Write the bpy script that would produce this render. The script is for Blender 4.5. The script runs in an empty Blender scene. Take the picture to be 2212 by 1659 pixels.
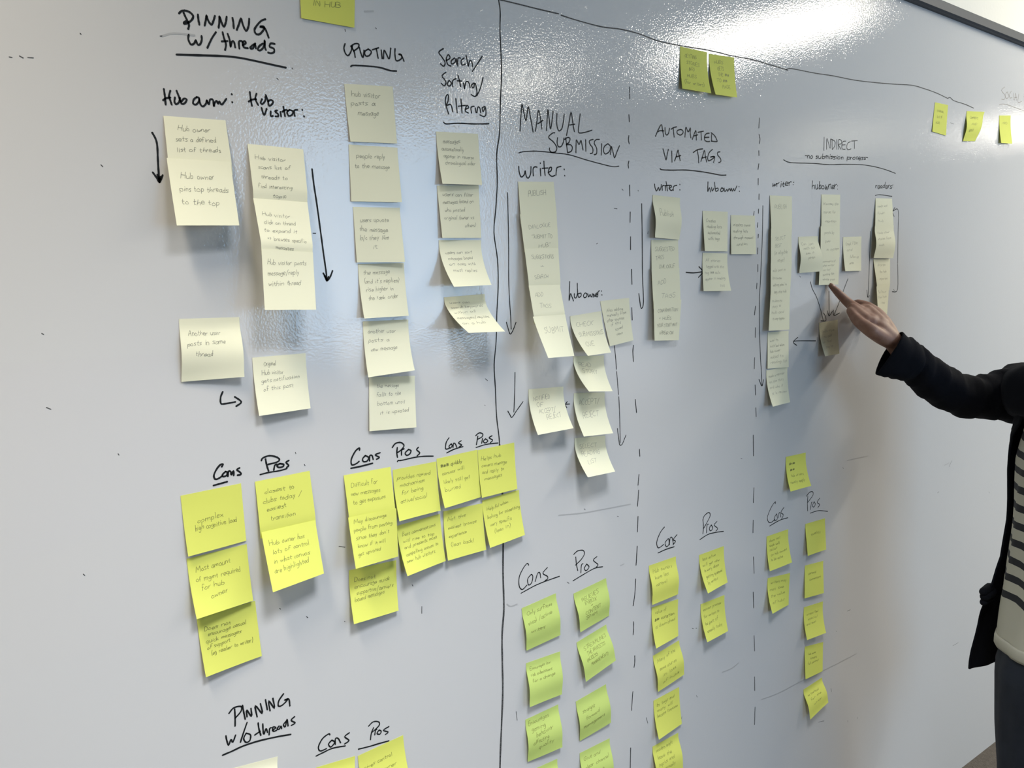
import bpy, bmesh, math, random
from mathutils import Vector, Matrix, noise
random.seed(7)
sc = bpy.context.scene
COL = sc.collection
# ---------------------------------------------------------------- camera
DW, HC, FPX = 1.055, 1.5, 1850.0          # distance to the wall, eye height, focal length in pixels of the 2212 wide frame
AL, PH = math.radians(51.5278), math.radians(7.4678)
FH = Vector((math.cos(AL), math.sin(AL), 0)); RT = Vector((math.sin(AL), -math.cos(AL), 0))
FW = FH*math.cos(PH) - Vector((0, 0, 1))*math.sin(PH)
UP = FH*math.sin(PH) + Vector((0, 0, 1))*math.cos(PH)
cam = bpy.data.cameras.new('camera'); camo = bpy.data.objects.new('camera', cam); COL.objects.link(camo)
cam.sensor_width = 36; cam.lens = 36*FPX/2212; cam.clip_start = 0.02
m = Matrix((RT, UP, -FW)).transposed().to_4x4(); m.translation = Vector((0, 0, HC)); camo.matrix_world = m
sc.camera = camo
# ---------------------------------------------------------------- world, lights, exposure
sc.view_settings.view_transform = 'Standard'; sc.view_settings.look = 'None'
sc.view_settings.gamma = 1.0; sc.view_settings.use_curve_mapping = False
sc.view_settings.exposure = 0.11
w = bpy.data.worlds.new('sky'); sc.world = w; w.use_nodes = True
w.node_tree.nodes['Background'].inputs[0].default_value = (0.62, 0.78, 1.0, 1)
w.node_tree.nodes['Background'].inputs[1].default_value = .1

def area(name, loc, direction, sx, sy, power, color, spread=180):
    l = bpy.data.lights.new(name, 'AREA'); l.shape = 'RECTANGLE'; l.size = sx; l.size_y = sy
    l.energy = power; l.color = color; l.spread = math.radians(spread)
    o = bpy.data.objects.new(name, l); COL.objects.link(o); o.location = loc
    d = Vector(direction).normalized()
    o.rotation_euler = d.to_track_quat('-Z', 'Y').to_euler()
    return o
WARM = (1.0, 0.94, 0.82); DAY = (0.62, 0.80, 1.0); COOL = (0.93, 0.96, 1.0); AMBER = (1.0, .90, .76)
CEIL = 2.8
# ceiling fixtures, inferred and added: centre x, y, length x, length y, power, colour, louvre cut-off angle
LAMPS = [(3.95, -0.82, .3, 1.1, 62, WARM, 180), (3.6, -2.4, .24, 1.0, 20, WARM, 180), (3.0, .3, .25, .7, 13, WARM, 180), (5.7, .62, .2, .6, 50, (1, .92, .68), 180),  # last one added, unseen, to brighten the wall's upper right
         (7.6, -2.6, .3, 1.1, 11, (1, .96, .78), 180), (8.2, -.95, .3, 1.2, 30, WARM, 180), (.5, -.1, .5, .5, 28, (.90, .94, 1), 95), (-.2, .52, .2, .45, 12, (1, .89, .72), 100)]  # last two added, unseen: fill for the middle, warm light on the left
for lx, ly, sx, sy, pw, lc, spr in LAMPS:
    area('ceiling_lamp_light', (lx, ly, CEIL-.065), (0, 0, -1), sx-.03, sy-.03, pw, lc, spr)
area('window_daylight', (3.0, -2.95, 1.75), (0, 1, 0), 1.7, 1.5, 42, (.42, .69, 1.0))
area('window_daylight', (6.1, -2.95, 1.5), (0, 1, 0), 3.9, 2.0, 30, (.80, .88, 1.0))  # added unseen window, wide and dim to leave little sheen on the board

# ---------------------------------------------------------------- helpers
def at(x, y, lift=0.0):
    """point that stands `lift` metres off the board, seen at frame position x, y"""
    d = FW + RT*((x-1106)/FPX) + UP*((829.5-y)/FPX)
    return Vector((0, 0, HC)) + d*((DW-lift)/d.y)

def mat(name, color, rough=.6, **kw):
    mt = bpy.data.materials.new(name); mt.use_nodes = True
    b = mt.node_tree.nodes['Principled BSDF']
    b.inputs['Base Color'].default_value = (*color, 1); b.inputs['Roughness'].default_value = rough
    for k, v in kw.items(): b.inputs[k].default_value = v
    return mt
def bumpy(mt, scale, strength, dist=.001, detail=2, kind='noise', stretch=None):
    nt = mt.node_tree; b = nt.nodes['Principled BSDF']
    tc = nt.nodes.new('ShaderNodeTexCoord'); src = tc.outputs['Object']
    if stretch:
        mp = nt.nodes.new('ShaderNodeMapping'); mp.inputs['Scale'].default_value = stretch
        nt.links.new(src, mp.inputs[0]); src = mp.outputs[0]
    t = nt.nodes.new('ShaderNodeTexNoise'); t.inputs['Scale'].default_value = scale; t.inputs['Detail'].default_value = detail
    nt.links.new(src, t.inputs['Vector'])
    bp = nt.nodes.new('ShaderNodeBump'); bp.inputs['Strength'].default_value = strength; bp.inputs['Distance'].default_value = dist
    nt.links.new(t.outputs['Fac'], bp.inputs['Height']); nt.links.new(bp.outputs[0], b.inputs['Normal'])
    return t
def tint(mt, scale, c1, c2, lo=.35, hi=.65, detail=3):
    nt = mt.node_tree; b = nt.nodes['Principled BSDF']
    tc = nt.nodes.new('ShaderNodeTexCoord'); t = nt.nodes.new('ShaderNodeTexNoise')
    t.inputs['Scale'].default_value = scale; t.inputs['Detail'].default_value = detail
    nt.links.new(tc.outputs['Object'], t.inputs['Vector'])
    r = nt.nodes.new('ShaderNodeValToRGB'); r.color_ramp.elements[0].position = lo; r.color_ramp.elements[1].position = hi
    r.color_ramp.elements[0].color = (*c1, 1); r.color_ramp.elements[1].color = (*c2, 1)
    nt.links.new(t.outputs['Fac'], r.inputs[0]); nt.links.new(r.outputs[0], b.inputs['Base Color'])

def obj(name, verts, faces, mt, parent=None, smooth=False):
    me = bpy.data.meshes.new(name); me.from_pydata([tuple(v) for v in verts], [], faces); me.update()
    if smooth: me.polygons.foreach_set('use_smooth', [True]*len(me.polygons))
    me.materials.append(mt)
    o = bpy.data.objects.new(name, me); COL.objects.link(o)
    if parent:
        o.parent = parent; o.matrix_parent_inverse = parent.matrix_world.inverted()
    return o
def thing(name, label, cat, loc, group=None):
    o = bpy.data.objects.new(name, None); COL.objects.link(o); o.location = loc; o.empty_display_size = .05
    o.matrix_world = Matrix.Translation(loc)
    o['label'] = label; o['category'] = cat
    if group: o['group'] = group
    return o
def box(lo, hi):
    x0, y0, z0 = lo; x1, y1, z1 = hi
    v = [(x0,y0,z0),(x1,y0,z0),(x1,y1,z0),(x0,y1,z0),(x0,y0,z1),(x1,y0,z1),(x1,y1,z1),(x0,y1,z1)]
    return v, [(0,3,2,1),(4,5,6,7),(0,1,5,4),(1,2,6,5),(2,3,7,6),(3,0,4,7)]
def boxes(bs):
    V, Fc = [], []
    for lo, hi in bs:
        v, f = box(lo, hi); n = len(V); V += v; Fc += [tuple(i+n for i in q) for q in f]
    return V, Fc
def struct(name, verts, faces, mt, label=None):
    o = obj(name, verts, faces, mt); o['kind'] = 'structure'
    if label: o['label'] = label
    return o

# ---------------------------------------------------------------- materials
M = {}
M['board'] = mat('board_paint', (.60, .60, .60), .12)
M['board'].node_tree.nodes['Principled BSDF'].inputs['IOR'].default_value = 1.5
bumpy(M['board'], 330, 1.0, .0002, 1.2)
_b = M['board'].node_tree; _p = _b.nodes['Principled BSDF']                # the bumps live in the clear lacquer over a flat matt ground
_l = _p.inputs['Normal'].links[0]; _src = _l.from_socket; _b.links.remove(_l); _b.links.new(_src, _p.inputs['Coat Normal'])
_p.inputs['Coat Weight'].default_value = 1.0; _p.inputs['Coat Roughness'].default_value = .06; _p.inputs['Coat IOR'].default_value = 1.55
_p.inputs['Specular IOR Level'].default_value = 0.0; _p.inputs['Roughness'].default_value = .6
M['cream'] = mat('cream_paint', (.82, .79, .70), .55); bumpy(M['cream'], 120, .25, .001)
M['white'] = mat('white_paint', (.90, .89, .85), .7); M['greige'] = mat('greige_paint', (.34, .31, .27), .8); bumpy(M['white'], 90, .2, .001)
M['rail'] = mat('rail_dark_metal', (.034, .043, .056), .55); bumpy(M['rail'], 60, .06, .001)
M['carpet'] = mat('carpet', (.09, .078, .068), .95); bumpy(M['carpet'], 300, .8, .004); tint(M['carpet'], 90, (.085,.072,.061), (.11,.094,.08))
M['ink'] = mat('black_marker_ink', (.009, .010, .011), .6, **{'Specular IOR Level': .2})
M['greyink'] = mat('dry_marker_ink', (.07, .072, .075), .6, **{'Specular IOR Level': .2}); tint(M['greyink'], 500, (.025,.027,.029), (.10,.10,.10))
M['faint'] = mat('faded_marker_ink', (.25, .22, .19), .6)
M['smear'] = mat('old_smear', (.42, .42, .42), .4)
M['pencil'] = mat('grey_pen_ink', (.21, .205, .15), .6)
M['lightpencil'] = mat('light_pencil', (.36, .35, .27), .6)
M['penyellow'] = mat('pen_on_yellow', (.19, .20, .04), .6)
def paper(name, c, t=.25):
    mt = mat(name, c, .7); nt = mt.node_tree; b = nt.nodes['Principled BSDF']
    b.inputs['Specular IOR Level'].default_value = .25
    bumpy(mt, 45, .25, .001)
    tr = nt.nodes.new('ShaderNodeBsdfTranslucent'); tr.inputs[0].default_value = (*c, 1)
    mx = nt.nodes.new('ShaderNodeMixShader'); mx.inputs[0].default_value = t
    nt.links.new(b.outputs[0], mx.inputs[1]); nt.links.new(tr.outputs[0], mx.inputs[2])
    nt.links.new(mx.outputs[0], nt.nodes['Material Output'].inputs[0])
    return mt
M['pale'] = paper('pale_yellow_paper', (.86, .845, .64), .14)
M['yellow'] = paper('bright_yellow_paper', (.79, .82, .17), .18)
M['lime'] = paper('lime_paper', (.60, .74, .21), .15)

# ---------------------------------------------------------------- room
X0, X1, YB = -4.0, 11.0, -3.0
RAIL_Z = HC + .5850*DW; RAIL_T = HC + .6100*DW
v, f = box((X0, DW, 0), (X1, DW+.12, RAIL_Z)); wall_board = struct('wall_back', v, f, M['board'], 'glossy white marker-painted wall with orange-peel texture')
v, f = box((X0, DW+.006, RAIL_Z), (X1, DW+.12, CEIL)); struct('wall_back_upper', v, f, M['cream'], 'plain cream wall above the dark rail')
# rail: bevelled profile swept along the wall
prof = [(0, 0), (-.012, 0), (-.016, .004), (-.016, RAIL_T-RAIL_Z-.004), (-.012, RAIL_T-RAIL_Z), (.006, RAIL_T-RAIL_Z)]
V = [(x, DW+py, RAIL_Z+pz) for x in (X0, X1) for py, pz in prof]; n = len(prof)
struct('trim_1', V, [(i, i+1, n+i+1, n+i) for i in range(n-1)] + [(n-1, 0, n, 2*n-1), tuple(range(n-1, -1, -1)), tuple(range(n, 2*n))], M['rail'], 'dark grey rail along the top of the marker wall')
v, f = box((X0, YB-.1, -.1), (X1, DW+.12, 0)); struct('floor', v, f, M['carpet'])
v, f = box((X0, YB-.1, CEIL), (X1, DW+.12, CEIL+.1)); struct('ceiling', v, f, M['white'])
v, f = box((X0-.1, YB-.1, 0), (X0, DW+.12, CEIL)); struct('wall_left', v, f, M['greige'])
v, f = box((X1, YB-.1, 0), (X1+.1, DW+.12, CEIL)); struct('wall_right', v, f, M['greige'])
WIN = [(4.15, 8.05), (2.15, 3.85)]  # first opening added, unseen, to go with the wide fill light
bs = [((X0, YB-.1, 0), (X1, YB, 1.0)), ((X0, YB-.1, 2.5), (X1, YB, CEIL)), ((X0, YB-.1, 1.0), (WIN[1][0], YB, 2.5)), ((WIN[1][1], YB-.1, 1.0), (WIN[0][0], YB, 2.5)), ((WIN[0][1], YB-.1, 1.0), (X1, YB, 2.5))]
v, f = boxes(bs); struct('wall_front', v, f, M['greige'])
for k, (a, b) in enumerate(WIN):
    fr = [((a, YB-.07, 1.0), (a+.05, YB-.01, 2.5)), ((b-.05, YB-.07, 1.0), (b, YB-.01, 2.5)), ((a+.05, YB-.07, 1.0), (b-.05, YB-.01, 1.05)), ((a+.05, YB-.07, 2.45), (b-.05, YB-.01, 2.5)), (((a+b)/2-.025, YB-.07, 1.05), ((a+b)/2+.025, YB-.01, 2.45))]
    v, f = boxes(fr); struct('window_%d' % (k+1), v, f, M['white'])
M['diffuser'] = mat('lamp_diffuser', (.9, .9, .88), .4)
for k, (lx, ly, sx, sy, pw, lc, spr) in enumerate(LAMPS):
    t = thing('ceiling_light', 'white linear ceiling light, out of view, number %s from the board' % 'one two three four five six seven eight nine'.split()[k], 'ceiling light', (lx, ly, CEIL))
    v, f = boxes([((lx-sx/2-.02, ly-sy/2-.02, CEIL-.06), (lx-sx/2, ly+sy/2+.02, CEIL)), ((lx+sx/2, ly-sy/2-.02, CEIL-.06), (lx+sx/2+.02, ly+sy/2+.02, CEIL)), ((lx-sx/2, ly-sy/2-.02, CEIL-.06), (lx+sx/2, ly-sy/2, CEIL)), ((lx-sx/2, ly+sy/2, CEIL-.06), (lx+sx/2, ly+sy/2+.02, CEIL))])
    obj('lamp_frame', v, f, M['white'], t)
    v, f = box((lx-sx/2, ly-sy/2, CEIL-.055), (lx+sx/2, ly+sy/2, CEIL-.045)); obj('diffuser', v, f, M['diffuser'], t)
# ---------------------------------------------------------------- sticky notes
# key, colour, four corners in the photograph's frame (TL TR BR BL), curl, lift source, label, group, text layout
P, Y, G = 'pale', 'yellow', 'lime'
NOTES = [
('n1',P,'353,250 487,260 503,378 365,374','l',None,'pale yellow note reading Hub owner sets a defined list of threads','pinning notes',(.24,.62,.13,['.2 .72 Hub owner','.15 .8 sets a defined','.15 .85 list of threads'])),
('n2',P,'360,341 498,350 517,487 382,487','c','n1','pale yellow note reading Hub owner pins top threads to the top','pinning notes',(.3,.68,.13,['.17 .7 Hub owner','.13 .9 pins top threads','.13 .72 to the top'])),
('v1',P,'534.7,310.6 655,322.5 664,440 548,439','l',None,'topmost pale note of the Hub visitor column, about a list of threads','pinning notes',(.25,.9,.1,['.1 .65 Hub visitor','.14 .72 scans list of','.17 .65 threads to','.1 .72 find interesting','.35 .6 topic'])),
('v2',P,'547,428 664,437 675,556 565,550','l','v1','middle pale note of the Hub visitor column, reading click on thread','pinning notes',(.3,.88,.1,['.12 .62 Hub visitor','.12 .72 click on thread','.1 .72 to expand it','.14 .88 => browses specific','.28 .62 messages'])),
('v3',P,'565,538 676,545 683,669 572,669.6','l','v2','lowest pale note of the Hub visitor column, reading posts message/reply within thread','pinning notes',(.25,.6,.12,['.1 .85 Hub visitor posts','.1 .7 message/reply','.1 .72 within thread'])),
('a1',P,'386.7,689 517,685 528,814 392,825','b',None,'separate pale note reading Another user posts in same thread','pinning notes',(.27,.6,.12,['.13 .65 Another user','.1 .72 posts in same','.22 .5 thread'])),
('o1',P,'545,772.7 660,763 671,882 560,898.5','c',None,'separate pale note reading gets notification of this post','pinning notes',(.17,.6,.11,['.2 .42 Original','.15 .55 Hub visitor','.13 .85 gets notification','.15 .72 of this post'])),
('y1',Y,'390,1071 520.6,1044 532,1168 406.6,1202.5','c',None,'bright yellow note reading complex, high cognitive load','pinning cons and pros',(.5,.62,.13,['.22 .65 complex','.17 .87 high cognitive load'])),
('y2',Y,'403.4,1207.4 532.8,1175 547,1297.5 425,1337.7','c',None,'bright yellow note reading Most amount of mgmt required','pinning cons and pros',(.27,.75,.13,['.12 .7 Most amount','.1 .85 of mgmt required','.17 .55 for hub','.3 .58 owner'])),
('y3',Y,'425,1337 551,1297.5 565.7,1417 445,1463','c',None,'bright yellow note reading Does not encourage casual quick messages','pinning cons and pros',(.25,.68,.1,['.1 .55 Does not','.15 .8 encourage casual','.1 .7 quick messages','.1 .5 of support','.15 .88 (eg reader to writer)'])),
('y4',Y,'550.7,1040.6 668.7,1017 683,1137 563,1163.5','l',None,'bright yellow note reading closest to clubs today / easiest transition','pinning cons and pros',(.24,.72,.12,['.15 .68 closest to','.1 .8 clubs today /','.15 .5 easiest','.2 .65 transition'])),
('y5',Y,'564.5,1150 681,1123.6 700,1238.8 589.7,1279.5','c','y4','bright yellow note reading Hub owner has lots of control','pinning cons and pros',(.25,.72,.12,['.1 .75 Hub owner has','.13 .82 lots of control','.12 .8 in what convos','.1 .75 are highlighted'])),
('u1',P,'743.5,181 848.4,187 857.8,310 757,305.6','c',None,'topmost pale note under UPVOTING, reading hub visitor posts a message','upvoting notes',(.2,.53,.13,['.13 .72 hub visitor','.1 .6 posts a','.22 .65 message'])),
('u2',P,'753.5,312 858.4,319 868.3,436.7 759,435','l',None,'pale note reading people reply to the message','upvoting notes',(.22,.4,.12,['.14 .72 people reply','.1 .8 to the message'])),
('u3',P,'762.8,447 863.7,448.7 875,566 771,566.7','l',None,'pale note reading users upvote the message b/c they like it','upvoting notes',(.27,.76,.12,['.13 .73 users upvote','.1 .7 the message','.1 .7 b/c they like','.35 .45 it'])),
('u4',P,'773.4,570 872.7,568 883,682 787,688','c',None,'pale note reading the message (and its replies) rise higher','upvoting notes',(.2,.67,.12,['.1 .67 the message','.1 .87 (and it\'s replies)','.13 .72 rise higher in','.15 .82 the rank order'])),
('u5',P,'783.9,694.5 881.8,690 896,800 795.7,815','c',None,'pale note reading another user posts a new message','upvoting notes',(.22,.55,.12,['.1 .7 another user','.1 .55 posts a','.13 .7 new message'])),
('u6',P,'797.4,815 896,811.8 899.5,923 798,931.6','l',None,'lowest pale note of the UPVOTING column, reading falls to the bottom','upvoting notes',(.2,.7,.11,['.17 .64 the message','.15 .68 falls to the','.17 .76 bottom until','.22 .85 it is upvoted'])),
('s1',P,'942,284 1032.9,289.3 1041.6,399.6 956,397','c',None,'topmost pale note under Search, reading messages automatically appear','search notes',(.22,.62,.11,['.15 .55 messages','.1 .62 automatically','.13 .85 appear in reverse','.15 .87 chronological order'])),
('s2',P,'944,400.5 1034,400 1039.5,513.8 955.7,513.8','l',None,'pale note reading users can filter messages','search notes',(.2,.8,.1,['.12 .85 users can filter','.1 .85 messages based on','.13 .62 who posted','.1 .84 original (owner vs','.6 .88 others)'])),
('s3',P,'948,518.7 1038.7,518.7 1062,615.5 980.9,619.6','c',None,'pale note curling off the board, reading users can sort messages','search notes',(.3,.68,.1,['.12 .75 users can sort','.15 .74 messages based','.14 .78 on ones with','.18 .76 most replies'])),
('s4',P,'959,642.4 1046.8,635 1091,716 1012.6,719','c',None,'lowest pale note under Search, curling far out over the long black line','search notes',(.2,.78,.1,['.12 .6 users can','.1 .9 search keywords','.1 .65 within all','.08 .9 messages/replies','.1 .7 on a hub'])),
('m1',Y,'742.4,1027 843.4,1008.5 854,1120 755,1139','l',None,'bright yellow note reading Difficult for new messages to get exposure','upvoting cons and pros',(.25,.58,.12,['.12 .68 Difficult for','.1 .72 new messages','.12 .82 to get exposure'])),
('m2',Y,'752,1118 856,1098 860.4,1202 768.6,1229','c','m1','bright yellow note reading May discourage people from posting','upvoting cons and pros',(.15,.78,.11,['.1 .78 May discourage','.08 .9 people from posting','.1 .82 since they don\'t','.12 .72 know if it will','.1 .6 get upvoted'])),
('m3',Y,'754,1232 856,1210 861,1319 764.7,1348.4','c',None,'bright yellow note reading Does not encourage quick supportive messages','upvoting cons and pros',(.25,.62,.12,['.1 .55 Does not','.1 .84 encourage quick','.13 .92 supportive/convers','.08 .72 based messages'])),
('m4',Y,'848.7,1015 942.6,996.8 952,1102.7 862.9,1126','c',None,'bright yellow note reading provides reward mechanism','upvoting cons and pros',(.22,.68,.12,['.08 .85 provides reward','.13 .7 mechanism','.15 .65 for being','.1 .72 active/social'])),
('m5',Y,'857,1136 950.4,1109.7 963,1211.8 880.4,1244.8','c',None,'bright yellow note reading Best conversations will rise to top','upvoting cons and pros',(.25,.78,.1,['.1 .87 Best conversations','.1 .82 will rise to top','.1 .88 and presents most','.1 .88 compelling convos to','.08 .78 new hub visitors'])),
('m6',Y,'943.2,991 1031,971.5 1038.8,1073.6 961,1097.9','c',None,'bright yellow note with a scribbled out word above convos will likely still get buried','search cons and pros',(.2,.7,.11,['.08 .6 ### quickly','.1 .65 convos will','.1 .76 likely still get','.1 .5 buried'])),
('m7',Y,'958,1104.7 1042.7,1087 1050.5,1187.5 968,1211.2','c',None,'bright yellow note reading Not the easiest browse experience','search cons and pros',(.22,.75,.11,['.1 .55 Not the','.1 .82 easiest browse','.1 .55 experience','.12 .7 (lean back)'])),
('m8',Y,'1032,972.5 1110.8,956 1117.6,1056 1041,1075.5','c',None,'bright yellow note over the black line, reading Helps hub owners manage','search cons and pros',(.24,.66,.11,['.08 .62 Helps hub','.08 .76 owners manage','.08 .68 and reply to','.12 .6 messages'])),
('m9',Y,'1041.7,1081.4 1120.9,1058 1134,1155.4 1059,1183.6','c',None,'bright yellow note over the black line, reading Helpful when looking for something','search cons and pros',(.25,.75,.11,['.1 .68 Helpful when','.08 .98 looking for something','.12 .72 very specific','.2 .65 (lean in)'])),
('b1',P,'497,1661 600,1634 614,1745 514,1775','c',None,'pale note cut off by the bottom edge, below PINNING w/o threads','bottom notes',None),
('b2',Y,'683,1658 767,1633 781,1740 700,1766','c',None,'bright yellow note cut off at the bottom under the left Cons','bottom notes',None),
('b3',Y,'773,1633 870.8,1588 890,1700 795,1748','c',None,'bright yellow note cut off at the bottom, reading gives control','bottom notes',(.32,.72,.11,['.1 .72 gives control','.17 .78 hub owner','.15 .6 over'])),
('g1',Y,'645,-77 768,-70 765.6,59.8 651,39','c',None,'yellow-green note cut off at the top edge, reading IN HUB','top notes',(.35,.72,.15,['.2 .8 PINNED','.22 .75 IN HUB'])),
('w1',P,'1119,392.4 1196,393 1203,476 1125,484','l',None,'pale note reading PUBLISH, below writer in the MANUAL column','manual writer notes',(.35,.36,.2,['.25 .75 PUBLISH'])),
('w2',P,'1123,463 1202,457 1206,541 1133,545','l','w1','pale note reading DIALOGUE submit to hub','manual writer notes',(.4,.9,.16,['.2 .8 DIALOGUE','.25 .83 "SUBMIT TO','.42 .78 HUB"'])),
('w3',P,'1133,537 1206,536 1210,626 1142.7,628','l','w2','pale note reading SUGGESTIONS + SEARCH','manual writer notes',(.25,.72,.15,['.17 .83 SUGGESTIONS','.4 .52 +','.2 .62 SEARCH'])),
('w4',P,'1142,617 1209,615 1220,690 1153,700','l','w3','pale note reading ADD TAGS in the manual writer strip','manual writer notes',(.3,.6,.18,['.15 .4 ADD','.22 .6 TAGS'])),
('w5',P,'1151,684 1220.8,679 1240.7,768.7 1184.4,773.3','c','w4','pale note reading SUBMIT at the end of the manual writer strip','manual writer notes',(.42,.43,.22,['.2 .85 SUBMIT'])),
('h2',P,'1296.5,650.7 1359,643.3 1368.4,735 1317.7,748','c',None,'pale note tilted behind the CHECK note, with small slanted writing','manual hub owner notes',(.25,.8,.1,['.15 .75 Also adding','.15 .85 manually from','.1 .75 other sources','.2 .6 if this','.35 .65 saved','.35 .6 views'])),
('h1',P,'1231.4,683 1299,672 1320,761.4 1270,768.7','c',None,'pale note reading CHECK SUBMISSIONS CUE','manual hub owner notes',(.3,.78,.17,['.15 .7 CHECK','.12 .95 SUBMISSIONS','.2 .5 CUE'])),
('h3',P,'1239,769.7 1304.7,767.7 1323.6,845.3 1272.5,845.7','c',None,'pale note reading READ STORY','manual hub owner notes',(.3,.5,.18,['.15 .55 READ','.2 .7 STORY'])),
('h4',P,'1240,849 1306.7,847.3 1324.6,935.8 1261.4,943','c',None,'pale note reading ACCEPT/ REJECT','manual hub owner notes',(.3,.6,.2,['.15 .8 ACCEPT/','.2 .72 REJECT'])),
('h5',P,'1241.5,946.7 1307.7,940.8 1329,1018.7 1270,1031','c',None,'pale note reading SELECT READING LIST','manual hub owner notes',(.3,.72,.18,['.15 .7 SELECT','.15 .75 READING','.25 .55 LIST'])),
('k0',P,'1141.7,841 1217,835 1239,925 1162,939.8','c',None,'pale note reading NOTIFIED OF ACCEPT/ REJECT','manual writer notes',(.28,.72,.16,['.12 .6 NOTIFIED','.2 .38 OF','.22 .7 ACCEPT/','.4 .8 REJECT'])),
('k1',G,'1127,1314 1200.6,1281.5 1210.7,1371.7 1137.5,1405.7','b',None,'lime note reading Only surfaces vocal active writers','manual cons',(.22,.62,.13,['.12 .85 Only surfaces','.1 .8 vocal /active','.15 .55 writers'])),
('k2',G,'1136.6,1432.7 1210,1407 1214,1499.8 1144.5,1527.7','b',None,'lime note standing away from the board, second down under the manual Cons','manual cons',(.2,.46,.1,['.1 .7 Encourages low','.1 .72 risk submissions','.12 .78 for a change'])),
('k3',G,'1135,1554.7 1206,1521.6 1215,1614 1140,1646','b',None,'lime note reading Encourages gaming behavior','manual cons',(.17,.78,.14,['.08 .7 Encourages','.15 .55 gaming','.25 .75 behavior','.15 .6 affecting','.3 .75 quality'])),
('k4',G,'1137,1669 1204,1639 1212,1732 1143,1765','b',None,'lowest lime note of the manual cons, cut off at the bottom edge','manual cons',(.25,.7,.13,['.3 .85 Extra step','.2 .7 for story'])),
('p1',G,'1239,1282.4 1309.5,1248.7 1315.7,1329.7 1253.6,1366','b',None,'lime note reading RELIEVES INBOX + CONTENT SPAM','manual pros',(.28,.75,.14,['.2 .72 RELIEVES','.25 .6 INBOX','.4 .5 +','.22 .7 CONTENT','.22 .58 SPAM'])),
('p2',G,'1245.5,1388 1309.5,1349 1330.5,1426.6 1266,1472.8','b',None,'lime note reading STREAMLINES THE PROCESS','manual pros',(.28,.7,.13,['.17 .9 STREAMLINES','.2 .8 THE PROCESS','.14 .5 (ACCESS','.25 .8 MANAGEMENT)'])),
('p3',G,'1244,1515.5 1309,1478 1320,1560.8 1252.5,1600.8','b',None,'lime note reading straight forward management','manual pros',(.35,.72,.13,['.15 .55 straight','.22 .65 forward','.12 .8 management'])),
('p4',G,'1252.5,1627 1317,1594.7 1326,1685 1258,1720','b',None,'lowest lime note of the manual pros, cut off at the bottom edge','manual pros',(.22,.6,.12,['.12 .65 Give and','.12 .9 clear channel','.3 .7 to submit'])),
('t1',P,'1410,421 1469,427.6 1467.4,518 1415.3,513','b',None,'pale note reading Publish with its lower corner curling up','automated writer notes',(.48,.5,.2,['.2 .7 Publish'])),
('t2',P,'1406.6,518 1464.6,518 1467,604 1407.5,607','l',None,'pale note reading SUGGESTED TAGS DIALOGUE','automated writer notes',(.28,.7,.15,['.13 .85 SUGGESTED','.15 .45 TAGS','.27 .85 DIALOGUE'])),
('t3',P,'1407.4,581 1467.4,578 1470,664 1411,667','l','t2','pale note reading ADD TAGS in the automated column','automated writer notes',(.4,.75,.18,['.2 .5 ADD','.3 .8 TAGS'])),
('t4',P,'1412,649.5 1471.7,647.3 1466.3,735 1414,736','l','t3','lowest pale note of the automated writer strip, four lines of capitals','automated writer notes',(.3,.85,.13,['.15 .88 CONFIRMATION','.2 .65 + HUBS','.12 .88 YOUR STORY MAY','.2 .75 APPEAR ON'])),
('x1',P,'1518,455.3 1572,457.5 1571.5,543 1522.7,542','l',None,'pale note under hub owner in the automated column, left one of the pair','automated hub owner notes',(.27,.72,.12,['.12 .5 Creates','.14 .75 reading lists','.17 .68 automated','.17 .65 with tags'])),
('x2',P,'1579,464.4 1630.8,466 1633.4,549 1579.6,549','l',None,'pale note under hub owner in the automated column, right one of the pair','automated hub owner notes',(.27,.78,.11,['.1 .8 creates some','.08 .68 reading lists','.1 .9 through manual','.22 .65 curation'])),
('x3',P,'1518,545.8 1571.5,547.5 1579.6,628 1520,629','c',None,'pale note the short horizontal arrow points at','automated hub owner notes',(.22,.88,.11,['.12 .7 All stories','.13 .85 tagged with this','.08 .68 tag ## auto','.08 .85 appear in reading','.6 .8 list'])),
('c1',Y,'1402,1222 1460,1202 1465,1283.6 1409,1307','b',None,'yellow note reading Hub owners have less control','automated cons',(.22,.55,.13,['.12 .82 Hub owners','.15 .65 have less','.15 .55 control'])),
('c2',Y,'1408,1312.4 1465,1294 1465.4,1373.5 1417.5,1401','c',None,'yellow note reading value of curation is diminished','automated cons',(.2,.56,.13,['.12 .55 value of','.1 .85 ## curation','.1 .88 is diminished'])),
('c3',Y,'1410.5,1417 1467,1383 1478,1457 1421.3,1495','b',None,'third yellow note down in the automated cons column','automated cons',(.25,.85,.12,['.12 .8 Many of the','.12 .75 same stories','.2 .7 in lots','.2 .8 of hubs'])),
('c4',Y,'1411.7,1513.7 1467,1484 1473,1563.4 1423.6,1598','c',None,'yellow note whose first line reads by tags and','automated cons',(.2,.5,.13,['.12 .8 by tags and','.12 .72 many will','.1 .9 become tiresome'])),
('c5',Y,'1409.7,1613 1465.4,1582.5 1476,1665 1418,1698','b',None,'lowest yellow note of the automated cons, cut off at the bottom','automated cons',(.2,.7,.13,['.12 .75 readers might','.12 .65 leave the','.12 .7 topics and','.2 .72 eventually'])),
('d1',Y,'1510.6,1199 1563.6,1179.6 1572,1258 1529.5,1282','c',None,'upper yellow note of the automated pros, bottom bent outwards','automated pros',(.2,.82,.12,['.12 .65 less active','.1 .8 will get new','.13 .75 to worry about','.15 .85 getting spammed','.15 .6 by writers'])),
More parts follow.
